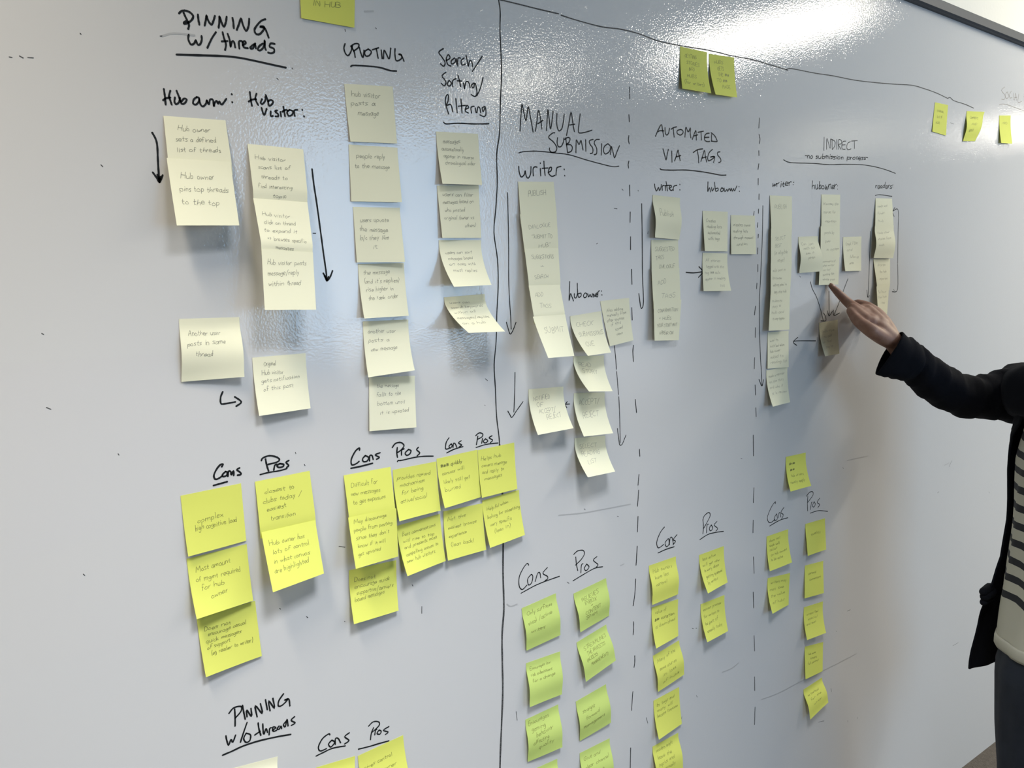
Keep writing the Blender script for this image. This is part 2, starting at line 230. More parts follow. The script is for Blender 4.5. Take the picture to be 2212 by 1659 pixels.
('d2',Y,'1513.8,1305.4 1565,1285.3 1572.9,1363 1528,1387.4','c',None,'lower yellow note of the automated pros','automated pros',(.22,.8,.12,['.1 .85 easiest process','.1 .75 for writers to','.12 .65 be part of','.12 .8 speedy today'])),
('i1',P,'1663,422 1710.5,424 1710,508 1666,508','l',None,'topmost pale note of the INDIRECT writer strip, one line of capitals','indirect writer notes',(.33,.34,.16,['.2 .75 PUBLISH'])),
('i2',P,'1665.5,494 1709.5,492 1710,577 1665,578','l','i1','second pale note of the INDIRECT writer strip','indirect writer notes',(.3,.85,.13,['.2 .7 SELECT','.2 .5 BEST','.15 .8 (is eligible','.3 .65 tags)'])),
('i3',P,'1665,569 1710.5,566 1706,642 1664.5,646','l','i2','third pale note of the INDIRECT writer strip','indirect writer notes',(.25,.85,.12,['.1 .7 edit post in','.1 .55 browser','.12 .8 editing panel to','.15 .8 tag the hub'])),
('i4',P,'1664.5,637 1706,635 1705,712 1660.5,714.6','l','i3','fourth pale note of the INDIRECT writer strip','indirect writer notes',(.2,.7,.12,['.1 .6 submits','.12 .55 story to','.1 .7 hub and','.15 .75 it may appear'])),
('i5',P,'1658.5,718 1703.7,714.6 1703.7,793 1658,796.6','l',None,'pale note below the INDIRECT writer strip, second from the bottom','indirect writer notes',(.27,.87,.12,['.1 .5 waits','.12 .8 notified when','.12 .6 hub owner','.13 .75 added to','.15 .92 reading list']  )),
('i6',P,'1655.5,800 1701,791.8 1706.8,869 1669.4,878.6','c',None,'lowest pale note of the INDIRECT writer column','indirect writer notes',(.22,.7,.12,['.1 .85 reads a reminder','.12 .8 on the story','.1 .75 and who it','.15 .9 is in review'])),
('j1',P,'1774.4,420 1815,420.7 1813.5,500 1774,500','l',None,'topmost pale note below hub owner in the INDIRECT column','indirect hub owner notes',(.27,.75,.11,['.1 .9 browses the','.12 .75 stories for','.2 .8 inspiration'])),
('j2',P,'1773,489 1814,490 1813.5,556 1772,560','l','j1','second pale note below hub owner in the INDIRECT column','indirect hub owner notes',(.22,.75,.13,['.2 .7 posts by','.25 .5 peer','.3 .95 in system'])),
('j3',P,'1772,546 1813.4,543.4 1811,614.5 1768.8,615.7','l','j2','pale note the fingertip touches','indirect hub owner notes',(.3,.85,.1,['.15 .8 comments of','.15 .75 the writer','.2 .55 or by','.18 .75 quoting the','.18 .8 whole post'])),
('j4',P,'1724.7,511.6 1767,510 1778,585.6 1726.6,590','b',None,'pale note overlapping the left side of the hub owner strip','indirect hub owner notes',(.24,.62,.12,['.12 .72 Can just','.18 .75 reach out','.25 .65 even in','.35 .65 person'])),
('j5',P,'1821.4,512 1861,511 1860.4,585 1826,585.6','c',None,'pale note to the right of the hub owner strip, above the slanted arrow','indirect hub owner notes',(.24,.8,.12,['.15 .78 Email / DM','.2 .5 and','.35 .85 follow up','.3 .55 writer'])),
('j6',P,'1769.5,697.5 1809.8,690.5 1813.4,764 1782.5,769.6','c',None,'pale note in the shadow below the three arrow heads','indirect hub owner notes',(.32,.78,.12,['.1 .8 finds more','.2 .65 to add','.12 .62 on that','.22 .65 story list'])),
('r1',P,'1891.5,428 1927,429 1930,497 1889.5,499','l',None,'topmost pale note of the readers strip','readers notes',(.28,.72,.11,['.12 .68 reads and','.12 .5 finds','.15 .45 hub'])),
('r2',P,'1890,489 1930.7,486.7 1929.5,557.5 1887.5,557.5','b','r1','second pale note of the readers strip','readers notes',(.25,.62,.11,['.12 .75 finds other','.1 .78 stories from','.15 .4 hub'])),
('r3',P,'1886.5,560 1922.6,559 1921,627 1894.7,630','c',None,'third pale note of the readers strip, lifted off the board','readers notes',(.22,.65,.12,['.2 .7 shares','.3 .75 the hub','.25 .8 stories'])),
('r4',P,'1893.5,619 1920.7,617 1916,683 1898,690','l','r3','lowest pale note of the readers strip, half behind the hand','readers notes',(.2,.55,.12,['.1 .75 follows','.1 .85 the hub','.4 .7 too'])),
('q0',Y,'1698,987 1740.7,977.7 1752.5,1049.5 1707.8,1062','c',None,'yellow note with two scribbled out words above the INDIRECT Pros','indirect cons and pros',(.27,.8,.12,['.15 .45 ##','.18 .4 ##','.2 .8 hub writers','.1 .8 rarely apply'])),
('q1',Y,'1656.3,1159 1702.7,1143 1711,1214.9 1663,1234','c',None,'upper shaded yellow note under the INDIRECT Cons','indirect cons and pros',(.2,.75,.12,['.12 .62 does not','.12 .58 scale well','.12 .45 relies','.15 .88 on hub owners','.12 .65 to be active'])),
('q2',Y,'1658.5,1249 1706.6,1237.8 1703.6,1306.5 1669,1326','c',None,'lower shaded yellow note under the INDIRECT Cons','indirect cons and pros',(.2,.78,.12,['.15 .85 writers may','.1 .75 not see','.1 .8 the value','.15 .75 of hubs'])),
('q3',Y,'1740,1132 1782.4,1119.5 1784.6,1187 1745,1201','l',None,'topmost of the five shaded yellow notes under the INDIRECT Pros','indirect cons and pros',(.4,.41,.12,['.25 .75 quality'])),
('q4',Y,'1739,1221.8 1778.7,1211.5 1779.6,1281 1738,1292.8','l',None,'second of the five shaded yellow notes under the INDIRECT Pros','indirect cons and pros',(.3,.5,.12,['.2 .6 personal','.25 .85 connections'])),
('q5',Y,'1736.8,1312 1778,1299 1784.5,1367 1743.7,1382.8','c',None,'middle one of the five shaded yellow notes under the INDIRECT Pros','indirect cons and pros',(.3,.6,.11,['.15 .75 writers feel','.2 .7 special','.1 .6 and seen'])),
('q6',Y,'1739,1397 1778.5,1386.7 1777,1449.7 1740,1467.5','l',None,'fourth of the five shaded yellow notes under the INDIRECT Pros','indirect cons and pros',(.3,.6,.11,['.2 .6 hub owner','.3 .65 keeps','.15 .75 full control'])),
('q7',Y,'1735.7,1489.7 1775.8,1463.4 1789.5,1517 1750.6,1554.6','b',None,'lowest of the five shaded yellow notes under the INDIRECT Pros, tilted','indirect cons and pros',(.3,.65,.11,['.15 .7 no overhead','.2 .75 for the','.3 .7 writer'])),
('e1',Y,'1469.4,100 1527,113 1536.6,201.6 1474,191.3','c',None,'yellow-green note hanging from the long line, left one of the pair with a scribble','line notes',(.22,.85,.13,['.17 .6 GETTING','.22 .7 STORIES','.3 .5 INTO','.22 .55 HUBS','.1 .8 (for writers)'])),
('e2',Y,'1531.8,116.4 1585.8,124 1592.5,210.6 1545.9,204','c',None,'yellow-green note hanging from the long line, right one of the pair','line notes',(.22,.82,.13,['.2 .55 HUBS','.3 .55 GETS','.3 .75 THE ##','.2 .65 TO ##','.4 .75 PAGE'])),
('f1',Y,'2020,221 2048,227 2043.7,292.7 2014,284','c',None,'leftmost of the three far bright yellow notes near SOCIAL','far notes',(.3,.7,.12,['.2 .7 SHARING','.25 .65 OUT OF','.2 .5 HUBS'])),
('f2',Y,'2088.7,240 2127,241.5 2106.4,305 2080.5,304.7','b',None,'middle one of the three far yellow notes, skewed and curled','far notes',(.25,.7,.12,['.2 .7 COMMENTS','.3 .65 AND','.2 .5 REPLIES'])),
('f3',Y,'2158.8,249.4 2183.3,249.4 2186.7,310.4 2162.8,308.7','c',None,'rightmost of the three far bright yellow notes, under SOCIAL','far notes',(.3,.5,.1,['.3 .7 FEED'])),
]
# ---------------------------------------------------------------- marker writing: name, label, ink, width mm, (x0,y0,scale), strokes in the enlarged frame
MARKS = [
('marker_heading','thick black heading PINNING','ink',2.5,(300,0,5.53),'480,160 510,132 560,128 610,148 645,185 645,215 620,250 580,275 545,285 538,270 560,255|535,155 555,200 580,250 598,300 590,345|705,175 710,230 722,295|785,305 800,240 808,185 825,240 865,295 890,250 908,190|952,330 962,260 962,195 985,260 1015,320 1040,260 1048,200|1118,215 1128,270 1133,338|1170,355 1195,290 1220,220 1240,290 1280,370 1310,310 1318,225|1510,230 1460,250 1405,310 1380,360 1400,405 1440,410 1480,370 1500,330 1475,315 1445,320 1500,335 1525,380 1550,450'),
('marker_heading','thick black heading w/ threads','ink',2.4,(300,0,5.53),'595,415 590,470 620,530 660,520 680,480 700,530 730,530 750,480 748,430|920,385 870,460 818,572|1000,385 1015,450 1040,530 1030,595|990,495 1060,490|1060,405 1085,480 1095,560 1110,500 1135,500 1150,565|1200,580 1195,500 1225,490 1238,503|1240,540 1278,515 1258,490 1240,520 1255,565 1300,575|1390,520 1345,550 1330,578 1362,578 1385,530 1397,578|1480,520 1440,550 1420,590 1450,602 1490,560 1503,480 1505,560 1517,597|1622,525 1575,520 1562,558 1610,580 1615,620 1580,637 1545,628'),
('marker_underline','curved underline below PINNING w/ threads','ink',2.6,(300,0,5.53),'450,652 700,660 1000,670 1200,690 1400,730 1600,775 1755,808'),
('marker_caption','black caption Hub owner:','ink',2.3,(300,0,5.53),'298,1065 310,1150 320,1250|375,1085 360,1150 375,1200 392,1250|290,1197 320,1175 375,1165|430,1165 425,1215 445,1245 480,1220 490,1170|450,1085 480,1160 510,1238 550,1230 570,1190 540,1178 505,1215|690,1160 655,1190 648,1235 680,1250 715,1215 718,1170 690,1160|720,1185 735,1245 765,1272 800,1240 812,1200|812,1200 835,1248 850,1190 885,1195 895,1272 905,1230 930,1205 945,1240 962,1212 990,1250 1045,1180|1108,1123 1110,1128|1114,1218 1116,1223'),
('marker_caption','black caption Hub visitor:','ink',2.3,(300,0,5.53),'1325,1100 1335,1180 1350,1265|1405,1120 1390,1180 1425,1255|1310,1215 1350,1190 1400,1185|1470,1185 1455,1225 1475,1243 1510,1200 1510,1160|1515,1135 1540,1200 1555,1265 1595,1240 1600,1207 1570,1195 1540,1215|1465,1290 1495,1375 1525,1302|1575,1330 1575,1385 1600,1385|1650,1318 1625,1332 1660,1360 1665,1388 1630,1390|1690,1335 1698,1390|1725,1275 1735,1330 1745,1390|1712,1335 1755,1312 1780,1325|1800,1312 1770,1340 1790,1385 1830,1370 1840,1330 1800,1312|1862,1385 1855,1322 1892,1312|1950,1309 1952,1314|1971,1388 1973,1393'),
('marker_arrow','black arrow left of the Hub owner notes','ink',2.3,(300,230,5.027),'145,285 185,360 200,440 205,560 212,680 222,820|150,715 190,770 222,820 245,780 258,745|200,740 222,800 235,765'),
('marker_arrow','long black arrow right of the Hub visitor notes','ink',2.3,(300,230,5.027),'1880,680 1900,850 1935,1080 1985,1450 2005,1600 2032,1790 2042,1890|2002,1812 2025,1850 2040,1893 2075,1855 2102,1785|2015,1840 2040,1880 2060,1850'),
('marker_arrow','hooked black arrow below the Another user note','ink',2.3,(340,560,4.608),'650,1320 630,1370 630,1430 660,1440 775,1420|770,1370 835,1420 785,1462'),
('marker_heading','black heading UPVOTING','ink',2.0,(700,0,5.183),'235,490 222,540 240,600 270,622 300,580 318,515|300,518 335,575 348,640|300,518 345,490 388,495 380,535 330,572|395,530 410,590 435,645 447,565|495,550 455,578 465,625 505,622 530,580 495,550|540,558 610,535|585,545 595,600 605,650|640,560 650,655|665,655 672,562 700,610 730,658 747,540|795,545 793,600 802,670 830,680 870,650 862,610 835,608 868,625 895,685'),
('marker_underline','short curved underline below UPVOTING','ink',2.2,(700,0,5.183),'300,745 330,732 480,740 620,755 740,790 810,795'),
('marker_heading','black heading Search/ Sorting/ filtering in three lines','ink',1.9,(700,0,5.183),'1335,545 1285,585 1320,640 1355,700 1340,742 1303,715|1365,680 1410,650 1390,612 1368,660 1385,722 1420,740|1462,650 1425,680 1430,716 1465,698 1478,655 1485,718|1497,740 1498,655 1527,650|1567,650 1535,680 1545,727 1582,718|1590,620 1605,690 1615,742 1630,680 1655,692 1662,745|1770,630 1720,710 1660,800|1365,808 1320,850 1350,890 1365,930 1345,962 1313,935|1400,900 1380,940 1400,965 1427,935 1400,900|1442,970 1440,905 1478,880|1498,840 1515,900 1530,970|1490,905 1540,908|1560,930 1572,992|1572,992 1588,920 1618,920 1635,980|1680,930 1650,955 1672,985 1692,930 1712,1040 1690,1080 1648,1060|1780,870 1752,980 1712,1072|1395,1275 1370,1200 1358,1130 1370,1068 1392,1068 1388,1130 1372,1180 1418,1170 1442,1252|1475,1105 1490,1262|1533,1110 1545,1265|1502,1190 1582,1180|1580,1225 1620,1205 1598,1182 1580,1240 1615,1265|1650,1265 1645,1203 1680,1190|1693,1210 1702,1262|1712,1262 1722,1200 1745,1212 1752,1262|1802,1192 1770,1210 1782,1250 1805,1200 1812,1280 1790,1305 1745,1287'),
('marker_underline','short underline below filtering','ink',2.0,(700,0,5.183),'1340,1370 1370,1388 1500,1380 1700,1388 1845,1385'),
('marker_line','long vertical black line dividing the board','ink',2.0,(0,0,1),'1077,0 1080.5,25 1080,68 1082.5,125 1083,174 1081,214 1079,287 1073,332 1074,395 1071,450 1067,502 1074.5,560 1076,617 1073,680 1071.6,737 1067.4,788 1070,839 1072.5,898 1077.5,940 1079,961'),
('marker_line','lower greyer part of the long vertical line','greyink',3.4,(0,0,1),'1079,961 1085,1060 1087,1150 1086.5,1236 1088.4,1314 1084.5,1370 1085,1430 1086,1492 1083.5,1562 1081,1622 1079.5,1675'),
('marker_line','long thin wavy line falling to the right across the board top','greyink',2.0,(0,0,1),'1070,-4 1083,0 1120,9 1160,19 1207,30|1212,33 1250,45 1300,58 1340,63 1380,73 1420,88 1466,98 1532,109 1583,121 1626,129 1660,139 1690,148 1702,152|1698,151 1705,148 1720,150 1760,158 1800,164 1852,174 1919,181 1968,184 1995,191 2023,201 2047,212.5|2047,212.8 2052,210.5 2058,216 2066,219.5 2085,225.5 2103,233.5'),
('marker_heading','black capital heading MANUAL','ink',1.8,(1060,200,5.925),'375,490 385,320 400,150 425,260 450,360 465,280 480,180 515,350 542,505|572,495 590,380 612,225 640,350 655,465|603,400 668,355|715,485 722,350 732,215 748,340 765,465 785,360 798,240|848,270 845,400 870,488 910,460 930,370 940,275|970,548 1000,400 1028,250 1050,380 1070,500|1010,415 1075,405|1145,275 1130,400 1122,500 1150,518 1220,505 1295,482'),
('marker_heading','black capital heading SUBMISSION','ink',1.8,(1060,200,5.925),'820,515 790,520 740,572 800,630 845,700 830,755 780,765 755,740 752,710|855,580 850,640 865,690 900,690 928,640 938,582|960,580 972,680 985,770|945,600 985,575 1015,590 1000,640 965,665 1020,668 1045,705 1030,750 985,770|1090,770 1092,690 1097,605 1130,665 1155,612 1170,680 1182,735|1215,605 1218,750|1310,600 1265,615 1270,660 1305,710 1305,768 1275,780|1390,600 1345,605 1325,650 1355,710 1355,780 1325,795|1420,655 1415,800|1500,655 1455,690 1445,750 1470,787 1520,750 1532,690 1500,655|1530,790 1540,740 1545,690 1570,780 1585,835 1615,760 1648,680'),
('marker_underline','arched underline below MANUAL SUBMISSION','ink',1.5,(1060,200,5.925),'360,772 430,755 600,750 800,770 1000,795 1200,855 1400,910 1560,948 1640,942'),
('marker_caption','black caption writer: below MANUAL SUBMISSION','ink',1.9,(1060,200,5.925),'358,945 365,1020 390,1080 430,1050 440,1000 455,1070 480,1095 510,1040 515,950|545,1065 542,975 568,950 592,955|635,975 640,1065|635,903 636,907|680,880 685,960 697,1060|658,970 732,965|735,1022 772,1000 778,958 750,968 740,1030 780,1072 820,1060|835,1058 840,1000 850,960 900,945|940,980 942,988|946,1060 948,1068'),
('marker_arrow','long black arrow left of the manual writer strip','ink',1.5,(1080,470,6.144),'100,-330 108,0 115,400 117,900 140,1300 148,1480|85,1390 110,1480 135,1545 170,1500 212,1390'),
('marker_arrow','short black arrow left of the NOTIFIED note','ink',1.5,(1080,720,5.028),'163,425 160,650 150,855|85,845 108,885 130,912 180,840 250,742'),
('marker_arrow','long black arrow right of the manual hub owner notes','ink',1.5,(1080,720,5.028),'1243,135 1255,260 1265,390|1267,415 1287,665|1290,690 1300,900 1305,1190|1275,1035 1290,1150 1300,1210 1325,1207 1350,1150 1368,1105'),
('marker_arrow','tiny black arrow head between NOTIFIED and ACCEPT','ink',1.6,(1080,720,5.028),'730,742 710,775 725,808|712,770 755,768'),
('marker_caption','black caption hub owner: below the MANUAL heading','ink',1.7,(1080,470,6.144),'925,850 920,980 918,1105 935,1010 955,1050 975,1105|985,1010 987,1055 1010,1065 1028,1010|1025,870 1028,960 1040,1055 1075,1040 1072,1003 1040,1012|1130,1000 1108,1030 1118,1062 1147,1050 1152,1012 1130,1000|1165,1012 1177,1055 1195,1020 1212,1055 1228,1012|1235,1055 1242,1012 1260,1050 1272,1010|1278,1030 1300,1010 1285,1000 1270,1035 1295,1052 1302,985 1322,972|1345,971 1347,978|1351,1022 1353,1030'),
('marker_heading','black capital heading AUTOMATED VIA TAGS','ink',2.0,(1340,220,6.381),'485,475 520,390 565,315 582,390 597,480|520,412 545,398 598,400|615,355 620,430 640,458 665,430 678,365|700,377 735,355 775,345|728,360 735,430 742,485|830,380 785,398 788,440 830,458 862,430 860,395 830,380|890,485 895,420 905,350 935,415 965,360 963,430 972,495|993,515 1015,450 1040,395 1045,460 1048,525|1015,470 1068,455|1070,420 1145,405|1112,412 1118,525|1225,432 1185,440 1160,480 1165,530 1200,548 1232,545|1160,492 1222,488|1255,450 1258,540|1250,425 1300,468 1332,530 1325,548 1255,542|588,650 610,730 630,800 645,730 662,655|708,680 712,830|748,815 775,735 795,665 810,740 825,808|766,760 832,740|1003,700 1060,662 1135,648|1060,665 1075,750 1080,840|1110,820 1135,745 1160,670 1172,750 1190,830|1123,775 1190,758|1270,655 1225,700 1203,770 1215,810 1250,800 1300,757 1238,762 1300,757 1285,835|1375,690 1345,695 1340,730 1378,780 1385,822 1355,838'),
('marker_underline','underline below AUTOMATED VIA TAGS','ink',2.0,(1340,220,6.381),'548,920 570,935 700,942 900,940 1100,960 1250,985 1380,1010 1455,1010'),
('marker_caption','black caption writer: below AUTOMATED VIA TAGS','ink',1.9,(1340,220,6.381),'472,1135 480,1190 500,1227 525,1180 540,1222 560,1180 565,1142|578,1217 578,1165 602,1152|620,1160 625,1222|630,1100 640,1160 650,1225|613,1157 677,1150|675,1192 707,1170 690,1150 672,1190 700,1222 722,1210|730,1222 735,1167 780,1150|819,1135 821,1140|819,1210 821,1215'),
('marker_caption','black caption hub owner: below AUTOMATED VIA TAGS','ink',1.9,(1340,220,6.381),'1208,1105 1205,1180 1205,1237 1227,1185 1245,1242|1258,1180 1267,1227 1290,1190|1298,1110 1305,1170 1315,1230 1347,1220 1345,1190 1315,1197|1400,1183 1380,1215 1395,1237 1425,1212 1400,1183|1430,1190 1440,1237 1468,1208 1480,1235 1500,1195 1520,1227 1527,1190 1545,1232 1560,1195 1575,1227 1605,1160|1635,1166 1637,1171|1640,1229 1642,1234'),
('marker_arrow','long black arrow left of the automated writer strip','ink',1.9,(1360,400,4.609),'120,185 125,500 128,900 138,1160 118,1228 105,1180 92,1080'),
('marker_arrow','short horizontal black arrow between the automated strips','ink',2.0,(1360,400,4.609),'562,868 640,873 725,862|690,812 728,862 685,918'),
('marker_arrow','very long black arrow left of the INDIRECT writer strip','ink',1.7,(1360,400,4.609),'1327,205 1322,500 1305,900 1292,1200 1300,1659 1312,1850 1318,1995|1289,1935 1318,2000 1334,1935'),
('marker_heading','black capital heading INDIRECT','ink',1.5,(1600,270,5.721),'1030,150 1028,315|1062,300 1065,165 1105,290 1110,172|1128,182 1130,305|1118,175 1165,205 1160,262 1133,300|1185,180 1187,300|1207,300 1205,190 1242,190 1242,230 1210,245 1240,302|1300,200 1260,210 1250,290 1292,300|1253,247 1292,245|1355,205 1320,230 1310,280 1330,305 1362,295|1368,200 1442,192|1405,200 1405,290'),
('marker_underline','long bent underline below no submission process','ink',1.7,(1600,270,5.721),'530,430 620,465 900,475 1100,490 1280,485 1500,492 1650,515 1800,555 1912,598'),
('marker_underline','short underline below readers:','ink',1.5,(1600,270,5.721),'1663,872 1720,862 1870,882'),
('marker_arrow','black arrow left of the readers strip','ink',1.6,(1600,500,4.147),'120,-180 105,-40 98,100 102,20|1162,0 1145,500 1138,585|1130,525 1137,588 1152,575'),
('marker_arrow','black bracket arrow right of the readers strip, pointing back to its top','ink',1.6,(1600,270,5.721),'1905,1020 1878,1070 1895,1130|1880,1065 1945,1050 1945,1300 1940,1680 1939,1700|1939,1722 1939,2030 1870,2060'),
('marker_arrow','slanted black arrow left of the pointing finger','ink',1.6,(1600,500,4.147),'625,450 640,510 680,590 715,700 740,800|718,800 762,800 758,760 742,730'),
('marker_arrow','straight black arrow right below the fingertip','ink',1.6,(1600,500,4.147),'790,535 792,750|775,710 792,755 822,715'),
('marker_arrow','slanted black arrow partly behind the pointing finger','ink',1.6,(1600,500,4.147),'960,425 920,530 880,640 835,750|830,705 835,752 885,730'),
('marker_arrow','short black arrow pointing left at the INDIRECT writer column','ink',1.6,(1600,500,4.147),'672,980 500,980 475,990|512,948 470,990 502,1020'),
('marker_heading','thin faded heading SOCIAL','faint',1.3,(1960,160,8.778),'1845,245 1785,310 1850,400 1840,480 1785,475|1890,338 1855,400 1880,462 1925,420 1890,338|1970,325 1935,390 1945,452 1985,445|2010,360 2012,490|2030,495 2055,360 2065,500|2033,445 2075,440|2115,375 2095,530 2165,520|2205,430 2240,428'),
('marker_underline','thin faded underline below SOCIAL','faint',1.3,(1960,160,8.778),'1740,590 1770,572 1850,572 1950,600 2080,650 2300,730'),
('marker_heading','Cons, at the left above the complex note','ink',2.4,(370,960,6.144),'670,295 685,262 650,270 600,330 565,410 580,458 620,455 680,415|720,360 680,400 690,427 735,410 742,370 720,360|750,422 760,355 790,365 795,405 825,350 828,412|905,312 870,335 915,372 922,400 880,408'),
('marker_underline','short underline below the leftmost Cons','ink',2.4,(370,960,6.144),'560,545 650,520 740,495'),
('marker_heading','Pros, above the closest to clubs note','ink',2.4,(370,960,6.144),'1195,215 1215,180 1300,150 1390,165 1435,200 1400,235 1285,265|1250,195 1265,270 1290,350|1360,342 1372,280 1400,262|1440,255 1403,280 1425,305 1480,295 1490,265 1440,255|1560,213 1522,240 1557,278 1530,305'),
('marker_underline','underline below the leftmost Pros','ink',2.0,(370,960,6.144),'1180,400 1300,370 1430,350 1535,320'),
('marker_heading','Cons, above the Difficult for note','ink',2.3,(720,920,5.144),'290,270 290,245 245,280 200,370 205,432 250,422 285,395|355,330 325,365 335,397 375,390 392,350 355,330|402,388 405,332 430,330 442,370|520,298 465,322 512,350 480,370'),
('marker_underline','short underline below the Cons of the UPVOTING section','ink',2.3,(720,920,5.144),'195,470 300,450 435,415'),
('marker_heading','Pros, above the provides reward note','ink',2.3,(720,920,5.144),'655,240 690,195 750,185 785,220 750,270 705,300|710,240 705,300 712,348|757,325 760,270 785,255|835,262 798,300 815,327 850,310 862,275 835,262|945,238 925,265 960,300 930,332'),
('marker_underline','underline below the Pros of the UPVOTING section','ink',2.0,(720,920,5.144),'712,398 720,385 760,382 900,350 1000,338 1110,336'),
('marker_heading','small Cons, left of the long line','ink',2.0,(720,920,5.144),'1285,132 1255,180 1245,240 1255,258 1285,250|1310,200 1285,225 1297,247 1320,222 1310,200|1330,242 1335,195 1355,200 1370,237|1420,165 1390,190 1427,212 1400,230'),
('marker_underline','short underline below the small Cons','ink',2.0,(720,920,5.144),'1260,300 1340,260 1440,230'),
('marker_heading','small Pros, beside the long vertical line','ink',2.0,(720,920,5.144),'1580,110 1620,78 1660,90 1650,122 1600,150|1605,115 1590,208|1648,192 1657,140|1690,143 1668,170 1685,190 1717,167 1690,143|1762,110 1730,132 1770,158 1745,185'),
('marker_underline','short underline below the small Pros','ink',1.8,(720,920,5.144),'1585,240 1700,205 1830,190'),
('marker_heading','Cons, above the lime notes','ink',1.7,(1080,1050,5.184),'320,885 305,865 260,920 215,1020 215,1120 250,1158 300,1110|350,988 310,1040 320,1107 355,1080 367,1010 350,988|395,1065 420,980 445,970 455,1025|530,913 480,975 530,1010 532,1040 505,1057'),
('marker_underline','slanted underline below the Cons of the MANUAL section','ink',1.6,(1080,1050,5.184),'235,1200 400,1110 550,1050 665,1010'),
('marker_heading','Pros, above the RELIEVES INBOX note','ink',1.7,(1080,1050,5.184),'825,765 870,725 930,720 945,760 910,820 845,885|848,795 855,870 870,945|905,970 912,885 930,870|970,873 945,920 965,947 997,905 970,873|1085,790 1045,830 1097,878 1075,910'),
('marker_underline','slanted underline below the Pros of the MANUAL section','ink',1.6,(1080,1050,5.184),'818,1060 950,980 1060,920 1150,903'),
('marker_heading','Cons, below AUTOMATED VIA TAGS','ink',1.8,(1360,1080,5.722),'430,335 380,400 335,520 355,592 420,550|475,478 438,530 455,577 485,550 487,492 475,478|492,555 500,470 525,468 540,542|585,430 540,488 567,510 535,555'),
('marker_underline','underline below the Cons of the AUTOMATED section','ink',1.8,(1360,1080,5.722),'350,655 450,610 550,578'),
('marker_heading','Pros, below AUTOMATED VIA TAGS','ink',1.7,(1360,1080,5.722),'905,255 920,200 975,155 997,190 960,270 915,350|905,240 912,330 905,420|950,405 957,310 975,300|1010,308 985,350 1000,382 1027,350 1010,308|1080,265 1045,310 1087,350 1065,385'),
('marker_underline','underline below the Pros of the AUTOMATED section','ink',1.7,(1360,1080,5.722),'868,490 970,425 1070,400 1160,387'),
('marker_heading','Cons, below the INDIRECT section','ink',1.6,(1620,960,5.925),'325,760 325,735 280,790 225,920 235,990 270,998 320,960|340,888 310,940 320,977 350,950 340,888|360,940 370,880 385,880 395,930|435,805 395,870 427,900 405,950'),
('marker_underline','underline below the Cons of the INDIRECT section','ink',1.6,(1620,960,5.925),'250,1045 380,970 485,938'),
('marker_heading','Pros, below the INDIRECT section','ink',1.6,(1620,960,5.925),'720,665 760,615 800,605 805,650 740,740|740,660 735,760 738,850|775,835 785,750 795,740|820,733 800,780 815,802 837,765 820,733|895,685 860,740 892,770 870,805'),
('marker_underline','underline below the Pros of the INDIRECT section','ink',1.5,(1620,960,5.925),'770,880 860,850 920,848 995,857'),
('marker_heading','heading PINNING at the bottom of the board','ink',2.2,(460,1460,5.027),'175,405 220,350 280,330 312,340 300,390 240,460|235,360 240,450 240,545|320,320 335,400 350,470|370,445 365,370 418,440 412,352|480,445 458,322 535,408 515,300|570,258 590,365|620,378 605,270 668,352 650,245|765,195 715,270 712,328 755,315 810,258 775,265 822,250 835,325'),
('marker_heading','heading w/o threads at the bottom of the board','ink',2.2,(460,1460,5.027),'140,650 150,700 170,752 195,690 215,720 245,642|370,505 330,620 298,720|360,622 333,680 360,722 400,700 407,640 360,622|490,510 500,580 520,645|455,640 512,602|540,520 545,600 555,632 575,572 592,612|610,640 615,575 632,562|645,592 682,562 650,555 655,600 690,592|717,545 695,575 720,577 737,545 745,572|790,495 765,530 785,552 803,470 815,542|885,443 848,482 892,510 850,537'),
('marker_underline','slanted underline below w/o threads','ink',2.4,(460,1460,5.027),'105,860 200,820 330,760 500,705 700,660 845,635'),
('marker_heading','Cons, at the bottom edge','ink',2.1,(460,1460,5.027),'1270,640 1255,630 1190,680 1145,770 1165,815 1230,790|1290,698 1255,740 1280,772 1322,720 1290,698|1328,745 1330,680 1360,680 1385,725|1480,618 1430,660 1477,700 1430,738'),
('marker_underline','underline below the bottom Cons','ink',2.1,(460,1460,5.027),'1120,870 1200,830 1300,785 1435,760'),
('marker_heading','Pros, at the bottom edge','ink',2.0,(460,1460,5.027),'1690,545 1740,498 1800,500 1802,540 1730,610|1745,560 1720,620 1710,692|1757,640 1765,590 1780,580|1803,588 1780,625 1812,632 1827,600 1803,588|1910,550 1850,590 1902,610 1870,637'),
('marker_underline','underline below the bottom Pros','ink',2.2,(460,1460,5.027),'1580,795 1700,765 1800,735 1910,705'),
]
